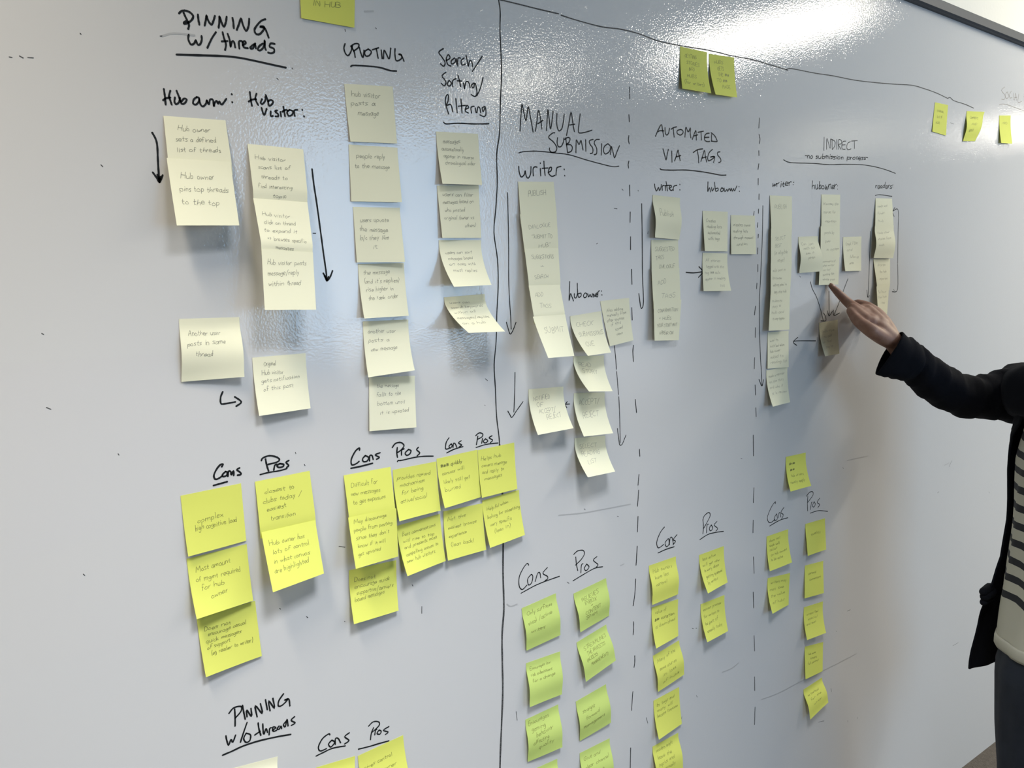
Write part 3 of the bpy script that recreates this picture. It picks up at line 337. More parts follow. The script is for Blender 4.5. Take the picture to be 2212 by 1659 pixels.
# small captions set in the stroke hand: label, text, ink, width mm, start px, end px (baseline), height px
CAPS = [
('small caption - no submission process - below INDIRECT','-no submission process-','ink',1.5,(1739,340.5),(1875,345.5),11),
('black caption writer: below INDIRECT','writer:','ink',1.7,(1668,404),(1715,401.5),15),
('black caption hub owner: below INDIRECT','hubowner:','ink',1.6,(1754,408.5),(1811,409),18),
('black caption readers: below INDIRECT','readers:','ink',1.5,(1891.5,406.5),(1930,406),12),
]
DASH1='1360,188 1359.8,200|1360,203 1360.3,213.5|1358.5,248 1359.6,263|1358.4,293 1357.4,302 1359.3,310.5|1358.4,347.7 1357,355 1357.6,363|1360,400 1360.4,423|1361.3,458 1360.9,480|1362,511.5 1362,539|1364,582 1365,614|1364.5,664.5 1365.6,691|1368,746 1367,760 1368,781|1372.4,863 1374.8,891|1381,970.6 1382,985.5|1380.3,1025 1378,1048|1379.6,1058.7 1377,1093.4|1378,1115.6 1377,1149|1376.5,1180 1373.8,1220.7|1373.2,1250.6 1371,1285 1367.4,1308.5|1368.4,1343 1368.6,1355 1367.4,1371|1371,1416.7 1371,1430 1369.5,1441.4|1367,1493.7 1364,1534.6|1362.2,1615.6 1361.2,1662'
DASH2='1640.6,255 1639,276.4|1639.6,290.5 1641.7,300 1640.6,310|1639,325.8 1639.3,336|1639,354 1637.5,365.7|1637.8,386 1637.8,399.4|1639.6,419 1639.3,430.8|1638.5,452 1638.2,460.5|1637,481 1636,491|1638,506 1637.7,514|1636.8,535.6 1636,548.6|1637,571.4 1637,586.6|1635,611.5 1634.5,623.5|1631.9,661.4 1629.7,680|1631.6,708 1631.2,728.7|1630,772.5 1629,796.6|1631,831.6 1632,853|1632.5,881 1633.3,900|1627,940 1627.6,984.5|1628.4,1053.7 1627.3,1085.7|1627,1123.7 1626.4,1150.7|1627.6,1203 1628.8,1238.5|1627,1279 1628,1313|1628.7,1373 1630,1406|1629.8,1462 1630.3,1491.6|1631,1527.5 1629.8,1565'
SPECKS='346,78 350,78|20,123 26,124|42,121 50,125|60,124 72,125|173,72 175,74|598,169 601,172|506,418 507,420|676,504 682,504|631,147 632,149|745,63 746,68|811,60 813,62|638,977 639,980|657,1003 659,1006|732,1180 745,1182|762,1125 763,1140|890,1263 892,1266|911,1310 911,1325|744,1342 745,1343|604,1314 606,1316|662,1332 665,1334|1048,818 1053,822|1047,875 1048,876|1343,408 1346,411|1378,411 1379,413|1326,450 1333,451|1400,500 1399,505|1291,525 1288,527|1262,1099 1264,1101|1333,1115 1336,1116|1225,1257 1229,1260|1115,1537 1117,1556|1472,1553 1473,1548|1396,1550 1399,1562|1504,1502 1506,1506|1495,1357 1498,1358|1503,1357 1505,1357|1538,1250 1539,1251|1768,1560 1780,1557|1831,1556 1831,1560|1852,1549 1852,1553|1830,1320 1837,1317|1795,1487 1796,1494|1806,1363 1807,1364|1930,625 1932,628|2050,1008 2056,995|2025,1065 2028,1062|2136,1062 2137,1065|2058,1395 2070,1388|1727,596 1729,599|2053,265 2060,268|1820,1010 1822,1012|1600,990 1603,991|100,880 110,884|218,356 222,360|90,720 94,722|255,980 257,983|180,1240 183,1243'
SMEARS='788,25 806,24|350,78 375,72 420,76|1207,1113 1260,1108 1310,1099 1362,1089|1645,1511 1680,1498 1730,1472 1790,1443 1850,1412|1560,1452 1580,1444 1595,1432|1095,1305 1103,1310 1117,1305|1830,995 1850,990 1875,985|2040,1005 2050,1000|1340,1222 1348,1218'
# ---------------------------------------------------------------- ribbons of ink
def smooth2(pts, sub=4):
    if len(pts) < 3: return pts
    out = []
    P_ = [pts[0]] + list(pts) + [pts[-1]]
    for i in range(1, len(P_)-2):
        p0, p1, p2, p3 = P_[i-1], P_[i], P_[i+1], P_[i+2]
        for k in range(sub):
            t = k/sub; t2 = t*t; t3 = t2*t
            out.append(tuple(.5*((2*p1[j]) + (-p0[j]+p2[j])*t + (2*p0[j]-5*p1[j]+4*p2[j]-p3[j])*t2 + (-p0[j]+3*p1[j]-3*p2[j]+p3[j])*t3) for j in (0, 1)))
    out.append(tuple(pts[-1])); return out
def ribbon(pts, w, V, Fc, lift, taper=.0, cap=3):
    """flat 2-D ribbon with round ends; lift(x, y) -> 3-D point"""
    q = [pts[0]]
    for p in pts[1:]:
        if math.hypot(p[0]-q[-1][0], p[1]-q[-1][1]) > w*.12: q.append(p)
    if len(q) < 2: q = [pts[0], (pts[0][0]+w*.15, pts[0][1])]
    n = len(q); L = []; Rr = []
    for i, p in enumerate(q):
        a = q[max(i-1, 0)]; b = q[min(i+1, n-1)]
        dx, dy = b[0]-a[0], b[1]-a[1]; l = math.hypot(dx, dy) or 1e-9
        h = w/2*(1 - taper*i/(n-1)) * (1 + .10*math.sin(i*1.7+p[0]*900))
        nx, ny = -dy/l*h, dx/l*h
        L.append((p[0]+nx, p[1]+ny)); Rr.append((p[0]-nx, p[1]-ny))
    def capv(i, sgn):
        p = q[i]; a = L[i] if sgn > 0 else Rr[i]
        vx, vy = a[0]-p[0], a[1]-p[1]; o = []
        for k in range(1, cap+1):
            t = -math.pi*k/(cap+1); c, s = math.cos(t), math.sin(t)
            o.append((p[0]+vx*c-vy*s, p[1]+vx*s+vy*c))
        return o
    loop_end = capv(n-1, 1); loop_st = capv(0, -1)
    b0 = len(V)
    for a, b in zip(L, Rr): V.append(lift(*a)); V.append(lift(*b))
    for i in range(n-1): Fc.append((b0+2*i, b0+2*i+1, b0+2*i+3, b0+2*i+2))
    e0 = len(V); V += [lift(*p) for p in loop_end]
    Fc.append(tuple([b0+2*n-2] + list(range(e0, e0+cap)) + [b0+2*n-1]))
    s0 = len(V); V += [lift(*p) for p in loop_st]
    Fc.append(tuple([b0+1] + list(range(s0, s0+cap)) + [b0]))
def parse(s): return [[tuple(float(c) for c in p.split(',')) for p in st.split()] for st in s.split('|')]
def board_xz(px, py):
    p = at(px, py); return (p.x, p.z)
on_board = lambda x, z: (x, DW-.0002, z)
def mark(name, label, ink, w, strokes, parent=None):
    V, Fc = [], []
    for st in strokes:
        ribbon(smooth2([board_xz(*p) for p in st]), w, V, Fc, on_board)
    o = obj(name, V, Fc, M[ink], parent or wall_board)
    if label: o['label'] = label
    return o
for name, label, ink, w, (ox, oy, s), data in MARKS:
    mark(name, label, ink, w*.001*(1.1 if ox+200 > 1060 else 1.0), [[(ox+x/s, oy+y/s) for x, y in st] for st in parse(data)])
for label, data in (('left dashed line, between MANUAL and AUTOMATED', DASH1), ('right dashed line, between AUTOMATED and INDIRECT', DASH2)):
    sts = parse(data)
    e = bpy.data.objects.new('dashed_line', None); COL.objects.link(e); e['label'] = label
    c = at(*sts[len(sts)//2][0]); e.matrix_world = Matrix.Translation(c); e.location = c
    e.parent = wall_board
    for st in sts: mark('dash', None, 'ink', .0019, [st], e)
V, Fc = [], []
for st in parse(SPECKS): ribbon([board_xz(*p) for p in st], .0010, V, Fc, on_board)
o = obj('ink_specks', V, Fc, M['greyink'], wall_board); o['label'] = 'stray ink dots and ticks scattered over the board'; o['kind'] = 'stuff'
for st in parse(SMEARS):
    mark('smear_mark', 'faint grey half-wiped streak', 'smear', .0022, [st])

# ---------------------------------------------------------------- single-stroke hand
GL = {'a':'5;4,4 2,5 0,3 0,1 2,0 4,2 4,5 4,1 5,0','b':'5;0,10 0,0|0,3 2,5 4,4 4,1 2,0 0,1','c':'4;4,4 2,5 0,3 0,1 2,0 4,1','d':'5;4,4 2,5 0,3 0,1 2,0 4,2|4,10 4,0','e':'4.5;0,2.5 4,3 3,5 1,5 0,3 0,1 2,0 4,1','f':'4;4,9 2,10 1,8 1,0|0,5 3,5','g':'5;4,4 2,5 0,3 1,1 3,1 4,4 4,-2 2,-4 0,-3','h':'5;0,10 0,0|0,3 2,5 4,4 4,0','i':'2.2;1,5 1,0|1,7 1,7.6','j':'3;2,5 2,-3 0,-4|2,7 2,7.6','k':'4.5;0,10 0,0|4,5 0,2 4,0','l':'2.2;1,10 1,0','m':'7;0,5 0,0|0,3 2,5 3,4 3,0|3,3 5,5 6,4 6,0','n':'5;0,5 0,0|0,3 2,5 4,4 4,0','o':'5;2,5 0,3 0,1 2,0 4,1 4,3 2,5','p':'5;0,5 0,-4|0,4 2,5 4,4 4,1 2,0 0,1','q':'5;4,4 2,5 0,3 0,1 2,0 4,2|4,5 4,-4','r':'3.5;0,5 0,0|0,3 2,5 3,5','s':'4;4,5 1,5 0,4 3,2 3,.5 0,0','t':'4;1.5,8 1.5,1 3,0|0,5 3.5,5','u':'5;0,5 0,1 2,0 4,2|4,5 4,0','v':'4.5;0,5 2,0 4,5','w':'6.5;0,5 1,0 3,4 4,0 6,5','x':'4.5;0,5 4,0|4,5 0,0','y':'5;0,5 2,1|4,5 1,-4','z':'4.5;0,5 4,5 0,0 4,0',
'A':'7;0,0 3,10 6,0|1,4 5,4','B':'7;0,0 0,10 4,10 5,8 3,5.5 0,5|3,5.5 6,3 4,0 0,0','C':'7;6,9 3,10 0,6 0,3 3,0 6,1','D':'7;0,0 0,10 4,9 6,5 4,1 0,0','E':'6;5,10 0,10 0,0 5,0|0,5 4,5','F':'6;5,10 0,10 0,0|0,5 4,5','G':'7;6,9 3,10 0,6 0,3 3,0 6,2 6,5 3,5','H':'7;0,10 0,0|6,10 6,0|0,5 6,5','I':'2.5;1,10 1,0','J':'5;4,10 4,2 2,0 0,2','K':'6;0,10 0,0|5,10 0,5 5,0','L':'6;0,10 0,0 5,0','M':'9;0,0 1,10 4,3 7,10 8,0','N':'7;0,0 0,10 6,0 6,10','O':'7;3,10 0,7 0,3 3,0 6,3 6,7 3,10','P':'6;0,0 0,10 4,10 5,8 4,5 0,5','Q':'7;3,10 0,7 0,3 3,0 6,3 6,7 3,10|4,3 6,0','R':'7;0,0 0,10 4,10 5,8 4,5 0,5|3,5 6,0','S':'6.5;6,9 3,10 0,8 6,3 3,0 0,1','T':'7;0,10 7,10|3.5,10 3.5,0','U':'7;0,10 0,3 3,0 6,3 6,10','V':'7;0,10 3,0 6,10','W':'9;0,10 2,0 4,7 6,0 8,10','X':'6;0,10 6,0|6,10 0,0','Y':'6;0,10 3,5|6,10 3,5 3,0','Z':'6;0,10 6,10 0,0 6,0',
' ':'4;','.':'2;1,0 1,.5','/':'5;4,11 0,-2','(':'3;3,11 1,7 1,3 3,-2','|':'2;1,10 1,0',')':'3;0,11 2,7 2,3 0,-2',':':'2.5;1,1 1,1.6|1,5 1,5.6','-':'4;0,4 3,4','+':'5;0,5 4,5|2,7 2,3','=':'5;0,3 3,3|0,5 4,5','>':'3;0,7 2,4 0,1','"':'3;0,10 0,8|1.5,10 1.5,8',"'":'2;1,10 .6,8','#':'7;0,1 5,5 0,2 6,6 1,3 6,4 0,5 6,2 1,1 5,6 0,6 6,3'}
GLYPH = {}
for k, s in GL.items():
    wd, st = s.split(';', 1); GLYPH[k] = (float(wd), [[tuple(float(c) for c in p.split(',')) for p in q.split()] for q in st.split('|')] if st else [])
def write(text, rnd):
    """strokes in units of cap height 1, returns strokes and total width"""
    x = 0; out = []
    for ch in text:
        wd, sts = GLYPH.get(ch, GLYPH['.'])
        dy = rnd.uniform(-.9, .9); sx = rnd.uniform(.78, 1.2); sl = rnd.uniform(.0, .22); sy = rnd.uniform(.85, 1.12)
        for st in sts:
            out.append([((x+(px*sx)+py*sl+rnd.uniform(-.4, .4))/10, (py*sy+dy+rnd.uniform(-.5, .5))/10) for px, py in st])
        x += wd*sx + 1.0
    return out, max(x-1, 1)/10
def caption(label, text, ink, w, a, b, hpx):
    rnd = random.Random(len(text)*7+int(a[0])); sts, tw = write(text, rnd)
    dx, dy = (b[0]-a[0]), (b[1]-a[1]); o = []
    for st in sts:
        o.append([(a[0]+dx*p[0]/tw, a[1]+dy*p[0]/tw - p[1]*hpx) for p in st])
    return mark('marker_caption', label, ink, w*.0011, o)
for c in CAPS: caption(*c)

# ---------------------------------------------------------------- sticky notes
NOTE = .0745
LIFT = {}
PARENTS = {n[4] for n in NOTES if n[4]}
FLAT = .78
LIFT_OVR = {'h2': (.004, .007)}
def solve(top, other, px, py, l0, lmin):
    """height off the board of a lower corner: as square with the top edge, and as long, as a real note"""
    best = None
    for k in range(0, 75):
        l = lmin + k*.001
        p = at(px, py, l); e = p-top; t = (other-top).normalized()
        cost = abs(e.dot(t))*1.0 + abs(e.length-NOTE)*.55 + abs(l-l0)*.06
        if best is None or cost < best[0]: best = (cost, l)
    return best[1]
def bil(TL, TR, BR, BL, u, v): return (TL*(1-u)+TR*u)*(1-v) + (BL*(1-u)+BR*u)*v
notes_built = {}
for ni, (key, kind, corners, curl, on, label, group, text) in enumerate(NOTES):
    c = [tuple(float(t) for t in q.split(',')) for q in corners.split()]
    rnd = random.Random(ni*31+5)
    lt = .0006
    if on: lt = LIFT[on][2] + .0012           # stuck on the lower part of the note above it
    TL, TR = at(*c[0], lt), at(*c[1], lt)
    lBL = solve(TL, TR, *c[3], lt, lt+.0015); lBR = solve(TR, TL, *c[2], lt, lt+.0015)
    if on or curl == 'l': 
        mm = (lBL+lBR)/2
    mm = (lBL+lBR)/2; cap_ = lt + (.05 if curl == 'c' else .022)
    if curl == 'l' and not on: cap_ = .016
    mm = min(mm, cap_)
    lBL = max(lt+.0015, min(lBL, mm+.008)); lBR = max(lt+.0015, min(lBR, mm+.008))
    lBL = min(lBL, cap_+.004); lBR = min(lBR, cap_+.004)
    if key in LIFT_OVR: lBL, lBR = LIFT_OVR[key]
    if key in PARENTS: lBL = lBR = (lBL+lBR)/2
    LIFT[key] = (lBL, lBR, (lBL+lBR)/2)
    BL, BR = at(*c[3], lBL), at(*c[2], lBR)
    pw = {'c': 1.7, 'l': 1.0, 'b': 1.25}[curl]
    belly = {'c': 0, 'l': .0, 'b': .006}[curl]
    if kind == 'lime' or curl == 'b': belly = .005
    dwav = rnd.uniform(-.0006, .0006)
    def surf(u, v, TL=TL, TR=TR, BR=BR, BL=BL, pw=pw, belly=belly, dwav=dwav, lt=lt, lBL=lBL, lBR=lBR, flat=key in PARENTS):
        p = bil(TL, TR, BR, BL, u, v)
        lift = lt + ((lBL-lt)*(1-u)+(lBR-lt)*u)*(max(0, (v-.1)/.9)**pw if not on else v**1.1)
        if flat: lift = lt + (lBL-lt)*min(1, v/FLAT)
        else: lift += belly*math.sin(math.pi*max(0, v-.12)/.88)**1.5 + dwav*math.sin(math.pi*u)*v
        # keep the outline where the sheet's own bend leaves it
        return Vector((p.x, DW-lift, p.z))
    nu, nv = 8, 14
    V, Fc = [], []
    th = Vector((0, .00012, 0))
    for side in (0, 1):
        for j in range(nv+1):
            for i in range(nu+1):
                V.append(surf(i/nu, j/nv) + th*side)
    W_ = nu+1; N_ = W_*(nv+1)
    for j in range(nv):
        for i in range(nu):
            a = j*W_+i; Fc.append((a, a+W_, a+W_+1, a+1)); Fc.append((N_+a, N_+a+1, N_+a+W_+1, N_+a+W_))
    rim0 = len(V); ring = [i for i in range(W_)] + [j*W_+nu for j in range(1, nv+1)] + [nv*W_+i for i in range(nu-1, -1, -1)] + [j*W_ for j in range(nv-1, 0, -1)]
    V += [V[i] for i in ring] + [V[N_+i] for i in ring]; K_ = len(ring)
    for a in range(K_): b = (a+1) % K_; Fc.append((rim0+a, rim0+b, rim0+K_+b, rim0+K_+a))
    cen = (TL+TR)/2
    nt_ = obj('sticky_note', [p-cen for p in V], Fc, M[kind], None, True)
    nt_.location = cen; nt_.matrix_world = Matrix.Translation(cen)
    nt_['label'] = label; nt_['category'] = 'sticky note'; nt_['group'] = group
    notes_built[key] = nt_
    if text:
        vs, ve, h, lines = text
        TV, TF = [], []
        wpen = .00045 if kind == 'pale' else .0005
        dark = kind != 'pale'
        for li, ln in enumerate(lines):
            u0, u1, s = ln.split(' ', 2); u0, u1 = float(u0), float(u1)
            v0 = vs + (ve-vs)*(li/max(1, len(lines)-1))
            sts, tw = write(s, rnd); slope = rnd.uniform(-.02, .03)
            caps = sum(ch.isupper() for ch in s) > len(s)*.5
            hh = h*(.62 if caps else .70)
            def lf(x, y, surf=surf):
                return surf(min(max(x, 0), 1), min(max(y, 0), 1)) - Vector((0, .00018, 0))
            for st in sts:
                pts = [(u0+(u1-u0)*p[0]/tw, v0 - slope*p[0]/tw - p[1]*hh) for p in st]
                ribbon(smooth2(pts, 3), wpen/NOTE*(1.8 if '#' in s and s.startswith('#') else 1), TV, TF, lf, cap=1)
        obj('handwriting', TV, TF, M['penyellow' if dark else 'pencil' if ni < 60 else 'lightpencil'], nt_)
# ---------------------------------------------------------------- the person pointing at the board
M['skin'] = mat('skin', (.34, .18, .125), .5); M['skin'].node_tree.nodes['Principled BSDF'].inputs['Subsurface Weight'].default_value = .08
M['skin'].node_tree.nodes['Principled BSDF'].inputs['Subsurface Radius'].default_value = (.01, .004, .002)
M['skin'].node_tree.nodes['Principled BSDF'].inputs['Subsurface Scale'].default_value = .3
tint(M['skin'], 55, (.29, .145, .10), (.37, .205, .145)); bumpy(M['skin'], 420, .25, .0006)
M['nail'] = mat('fingernail', (.62, .36, .30), .3)
M['knit'] = mat('navy_knit', (.0075, .0085, .013), .92); bumpy(M['knit'], 500, .5, .001)
M['knit'].node_tree.nodes['Principled BSDF'].inputs['Specular IOR Level'].default_value = .15
M['denim'] = mat('dark_denim', (.010, .015, .026), .9); bumpy(M['denim'], 900, .4, .0008); tint(M['denim'], 14, (.008,.012,.021), (.013,.018,.03))
M['hair'] = mat('dark_brown_hair', (.03, .018, .012), .5)
M['eye'] = mat('eye_white', (.75, .73, .70), .25); M['iris'] = mat('dark_iris', (.02, .015, .01), .2); M['lip'] = mat('lips', (.40, .15, .13), .45)
M['shoe'] = mat('dark_shoe', (.02, .02, .022), .5); M['hem'] = mat('cream_hem', (.46, .44, .36), .85)
# horizontal knit stripes of the top, sagging a little where the cloth folds
st_ = mat('striped_jersey', (.5, .48, .4), .85); nt = st_.node_tree; pb = nt.nodes['Principled BSDF']
tc = nt.nodes.new('ShaderNodeTexCoord'); sp = nt.nodes.new('ShaderNodeSeparateXYZ'); nt.links.new(tc.outputs['Object'], sp.inputs[0])
nz = nt.nodes.new('ShaderNodeTexNoise'); nz.inputs['Scale'].default_value = 7; nt.links.new(tc.outputs['Object'], nz.inputs['Vector'])
def mth(op, a, b=None, c=None):
    n_ = nt.nodes.new('ShaderNodeMath'); n_.operation = op
    for i, x in enumerate((a, b, c)):
        if x is None: continue
        if isinstance(x, (int, float)): n_.inputs[i].default_value = x
        else: nt.links.new(x, n_.inputs[i])
    return n_.outputs[0]
uvn = nt.nodes.new('ShaderNodeUVMap')
spu = nt.nodes.new('ShaderNodeSeparateXYZ'); nt.links.new(uvn.outputs[0], spu.inputs[0])
h_ = mth('ADD', spu.outputs[1], mth('MULTIPLY', nz.outputs['Fac'], .022))
fr_ = mth('FRACT', mth('MULTIPLY', h_, 1/.0385))
bar = mth('LESS_THAN', fr_, .41)
low = mth('GREATER_THAN', h_, .798)
msk = mth('MULTIPLY', bar, low)
mix = nt.nodes.new('ShaderNodeMix'); mix.data_type = 'RGBA'
nt.links.new(msk, mix.inputs[0]); mix.inputs[6].default_value = (.50, .48, .395, 1); mix.inputs[7].default_value = (.018, .019, .024, 1)
nt.links.new(mix.outputs[2], pb.inputs['Base Color'])
M['stripe'] = st_

OX, OY = 2.05, .565
F2 = Vector((-.9707, -.2402, 0)); R2 = Vector((-.2402, .9707, 0)); Z = Vector((0, 0, 1))
O2 = Vector((OX, OY, 0))
def bp(r, f, z): return O2 + R2*r + F2*f + Z*z
person = thing('person', 'person in a dark cardigan, striped top and jeans pointing at a note', 'person', O2)

def cone_chain(V, Fc, pts, rad, seg=12, flat=None):
    """tapered tube with rounded ends through pts"""
    n = len(pts); rings = []
    tan = [(pts[min(i+1, n-1)]-pts[max(i-1, 0)]).normalized() for i in range(n)]
    ref = Vector((0, 0, 1)) if abs(tan[0].z) < .9 else Vector((0, 1, 0))
    nrm = (ref - tan[0]*ref.dot(tan[0])).normalized()
    P2, R_, T_, N_ = [], [], [], []
    for k in (3, 2, 1):
        a = k/3*math.pi/2; P2.append(pts[0]-tan[0]*rad[0]*math.sin(a)); R_.append(rad[0]*max(math.cos(a), .02)); T_.append(tan[0]); 
    for i in range(n): P2.append(pts[i]); R_.append(rad[i]); T_.append(tan[i])
    for k in (1, 2, 3):
        a = k/3*math.pi/2; P2.append(pts[-1]+tan[-1]*rad[-1]*math.sin(a)); R_.append(rad[-1]*max(math.cos(a), .02)); T_.append(tan[-1])
    b0 = len(V)
    for p, r, t in zip(P2, R_, T_):
        nrm = (nrm - t*nrm.dot(t)).normalized(); bn = t.cross(nrm)
        for k in range(seg):
            a = 2*math.pi*k/seg
            d = nrm*math.cos(a) + bn*math.sin(a)
            if flat: d = d - flat[0]*d.dot(flat[0])*(1-flat[1])
            V.append(p + d*r)
    m_ = len(P2)
    for i in range(m_-1):
        for k in range(seg):
            a = b0+i*seg+k; b = b0+i*seg+(k+1) % seg
            Fc.append((a, b, b+seg, a+seg))
    Fc.append(tuple(b0+k for k in range(seg-1, -1, -1))); Fc.append(tuple(b0+(m_-1)*seg+k for k in range(seg)))
def lerpchain(pts, rad, sub=5):
    q, r = [], []
    P_ = [pts[0]*2-pts[1]] + list(pts) + [pts[-1]*2-pts[-2]]
    for i in range(1, len(P_)-2):
        for k in range(sub):
            t = k/sub; p0, p1, p2, p3 = P_[i-1], P_[i], P_[i+1], P_[i+2]
            q.append(.5*((2*p1)+(p2-p0)*t+(2*p0-5*p1+4*p2-p3)*t*t+(3*p1-p0-3*p2+p3)*t**3)); r.append(rad[i-1]*(1-t)+rad[i]*t)
    q.append(pts[-1]); r.append(rad[-1]); return q, r

BV, BF = [], []
def limb(pts, rad, sub=5, seg=14, flat=None):
    q, r = lerpchain(pts, rad, sub); cone_chain(BV, BF, q, r, seg, flat)
# trunk, neck, head
limb([bp(0, 0, .80), bp(0, 0, .92), bp(0, .005, 1.05), bp(0, .01, 1.18), bp(0, 0, 1.29)], [.125, .115, .105, .115, .085])
limb([bp(.07, 0, 1.20), bp(-.07, 0, 1.20)], [.09, .09]); limb([bp(.14, 0, 1.262), bp(-.14, 0, 1.262)], [.040, .040])
limb([bp(.06, 0, .83), bp(-.06, 0, .83)], [.115, .115])
limb([bp(0, -.005, 1.28), bp(0, .0, 1.34), bp(0, .012, 1.40)], [.06, .05, .05])
limb([bp(0, -.005, 1.50), bp(0, .004, 1.47)], [.088, .083], flat=(R2, .86))
limb([bp(0, .03, 1.43), bp(0, .052, 1.405)], [.058, .036]); limb([bp(0, .02, 1.47), bp(0, .035, 1.445)], [.068, .06], flat=(R2, .9))
limb([bp(0, .083, 1.492), bp(0, .100, 1.462)], [.008, .0125]); limb([bp(.012, .088, 1.457), bp(-.012, .088, 1.457)], [.008, .008])
limb([bp(.02, .078, 1.428), bp(-.02, .078, 1.428)], [.009, .009])
for s in (1, -1):
    limb([bp(s*.078, -.005, 1.495), bp(s*.082, -.014, 1.47)], [.014, .009], flat=(R2, .5))
    limb([bp(s*.09, 0, .82), bp(s*.098, .01, .62), bp(s*.10, .005, .44), bp(s*.105, -.01, .26), bp(s*.108, -.02, .09)], [.092, .078, .054, .05, .034])
    limb([bp(s*.108, -.03, .05), bp(s*.115, .06, .045), bp(s*.12, .14, .032)], [.032, .032, .024])
# left arm hangs relaxed
limb([bp(-.160, 0, 1.250), bp(-.205, -.015, 1.12), bp(-.232, -.01, .99), bp(-.225, .05, .88), bp(-.215, .09, .78)], [.036, .036, .034, .031, .025])
lw = bp(-.215, .09, .78)
limb([lw, lw+F2*.02-Z*.04, lw+F2*.03-Z*.085], [.024, .032, .03], flat=(R2, .5))
for k, (dx, ln) in enumerate(((.028, .062), (.010, .072), (-.008, .067), (-.024, .052))):
    b = lw+F2*(.03+dx)-Z*.085
    limb([b, b-Z*ln*.5+R2*.004, b-Z*ln+R2*.016], [.0095, .0085, .007])
limb([lw+F2*.035-Z*.03, lw+F2*.06-Z*.07, lw+F2*.062-Z*.105], [.013, .011, .009])
# right arm reaches to the board
SH = bp(.160, 0, 1.255); WR = at(1931, 740, .128); EL = at(2110, 858, .225)
MID = (EL+WR)/2 - Z*.012
limb([SH, bp(.17, .05, 1.255), at(2209, 862, .285), at(2150, 858, .245), EL, MID, at(1962, 772, .137), WR], [.036, .036, .034, .034, .031, .028, .0235, .0205])
# right hand: back of the hand towards the room, index straight, the rest folded under it
limb([WR, at(1904, 714, .112), at(1876, 692, .085), at(1855, 672, .064)], [.0200, .0195, .0190, .0135], 6)     # index side of the palm
limb([WR, at(1911, 707, .106), at(1892, 681, .080), at(1874, 664, .062)], [.0195, .0185, .0180, .0135], 6)     # middle
limb([WR, at(1914, 706, .094), at(1897, 683, .066), at(1884, 669, .048)], [.0190, .0175, .0165, .0128], 6)     # ring
limb([WR, at(1916, 712, .084), at(1903, 693, .056), at(1892, 683, .036)], [.0185, .0165, .0145, .0115], 6)     # little
limb([WR, at(1906, 729, .120), at(1882, 714, .112), at(1862, 701, .094)], [.0180, .0165, .0155, .0130], 6)       # ball of the thumb
limb([at(1862, 701, .094), at(1849, 689, .077), at(1836, 671, .058)], [.0130, .0112, .0086], 5)                   # thumb
limb([at(1872, 694, .090), at(1857, 681, .074), at(1841, 665, .056)], [.0160, .0142, .0108], 5)
limb([at(1856, 673, .063), at(1874, 667, .060), at(1886, 674, .048), at(1892, 684, .038)], [.0128, .0128, .0122, .0112], 4)
limb([at(1864, 679, .073), at(1882, 676, .066), at(1893, 684, .056)], [.0155, .0160, .0145], 4)
limb([at(1874, 672, .072), at(1900, 700, .104)], [.0150, .0185], 4)
limb([at(1880, 697, .094), at(1892, 690, .084), at(1900, 694, .068)], [.0185, .0185, .0170], 4)
limb([at(1855, 671, .064), at(1830, 652, .038), at(1809, 631, .021), at(1794, 616, .0085)], [.0134, .0106, .0088, .0062], 6)   # index finger
limb([at(1874, 664, .062), at(1849, 657, .036), at(1852, 678, .028), at(1868, 690, .034)], [.0134, .0104, .0095, .0078], 5)
limb([at(1884, 669, .048), at(1860, 664, .026), at(1861, 685, .020), at(1876, 696, .026)], [.0125, .0100, .009, .0076], 5)
limb([at(1892, 683, .036), at(1874, 678, .020), at(1874, 695, .015), at(1885, 703, .02)], [.0110, .0090, .0082, .007], 5)
body = obj('body', BV, BF, M['skin'], person, True)
rm = body.modifiers.new('remesh', 'REMESH'); rm.mode = 'VOXEL'; rm.voxel_size = .0028; rm.use_smooth_shade = True
sm = body.modifiers.new('smooth', 'SMOOTH'); sm.factor = .5; sm.iterations = 9
# nail of the pointing finger and of the thumb
def nail(c, along, up, w, l, name):
    V, Fc = [], []; side = along.cross(up).normalized(); k = 7
    for j in range(5):
        for i in range(k):
            a = (i/(k-1)-.5)*1.7; t = j/4
            ww = w*(1 if t > .25 else .75+t)
            V.append(c + along*(t-.5)*l + side*math.sin(a)*ww*.5 + up*(math.cos(a)-1)*w*.45)
    for j in range(4):
        for i in range(k-1): Fc.append((j*k+i, j*k+i+1, (j+1)*k+i+1, (j+1)*k+i))
    o = obj(name, V, Fc, M['nail'], body, True); o['label'] = 'pale pink fingernail'
    return o
fd = (at(1794, 616, .0085)-at(1809, 631, .021)).normalized()
vdir = (Vector((0, 0, HC))-at(1800, 620, .012)).normalized()
upn = (vdir*.55 + Z*.85); upn = (upn - fd*upn.dot(fd)).normalized()
nail(at(1800, 622, .0135)+upn*.0064, fd, upn, .0088, .0105, 'fingernail')

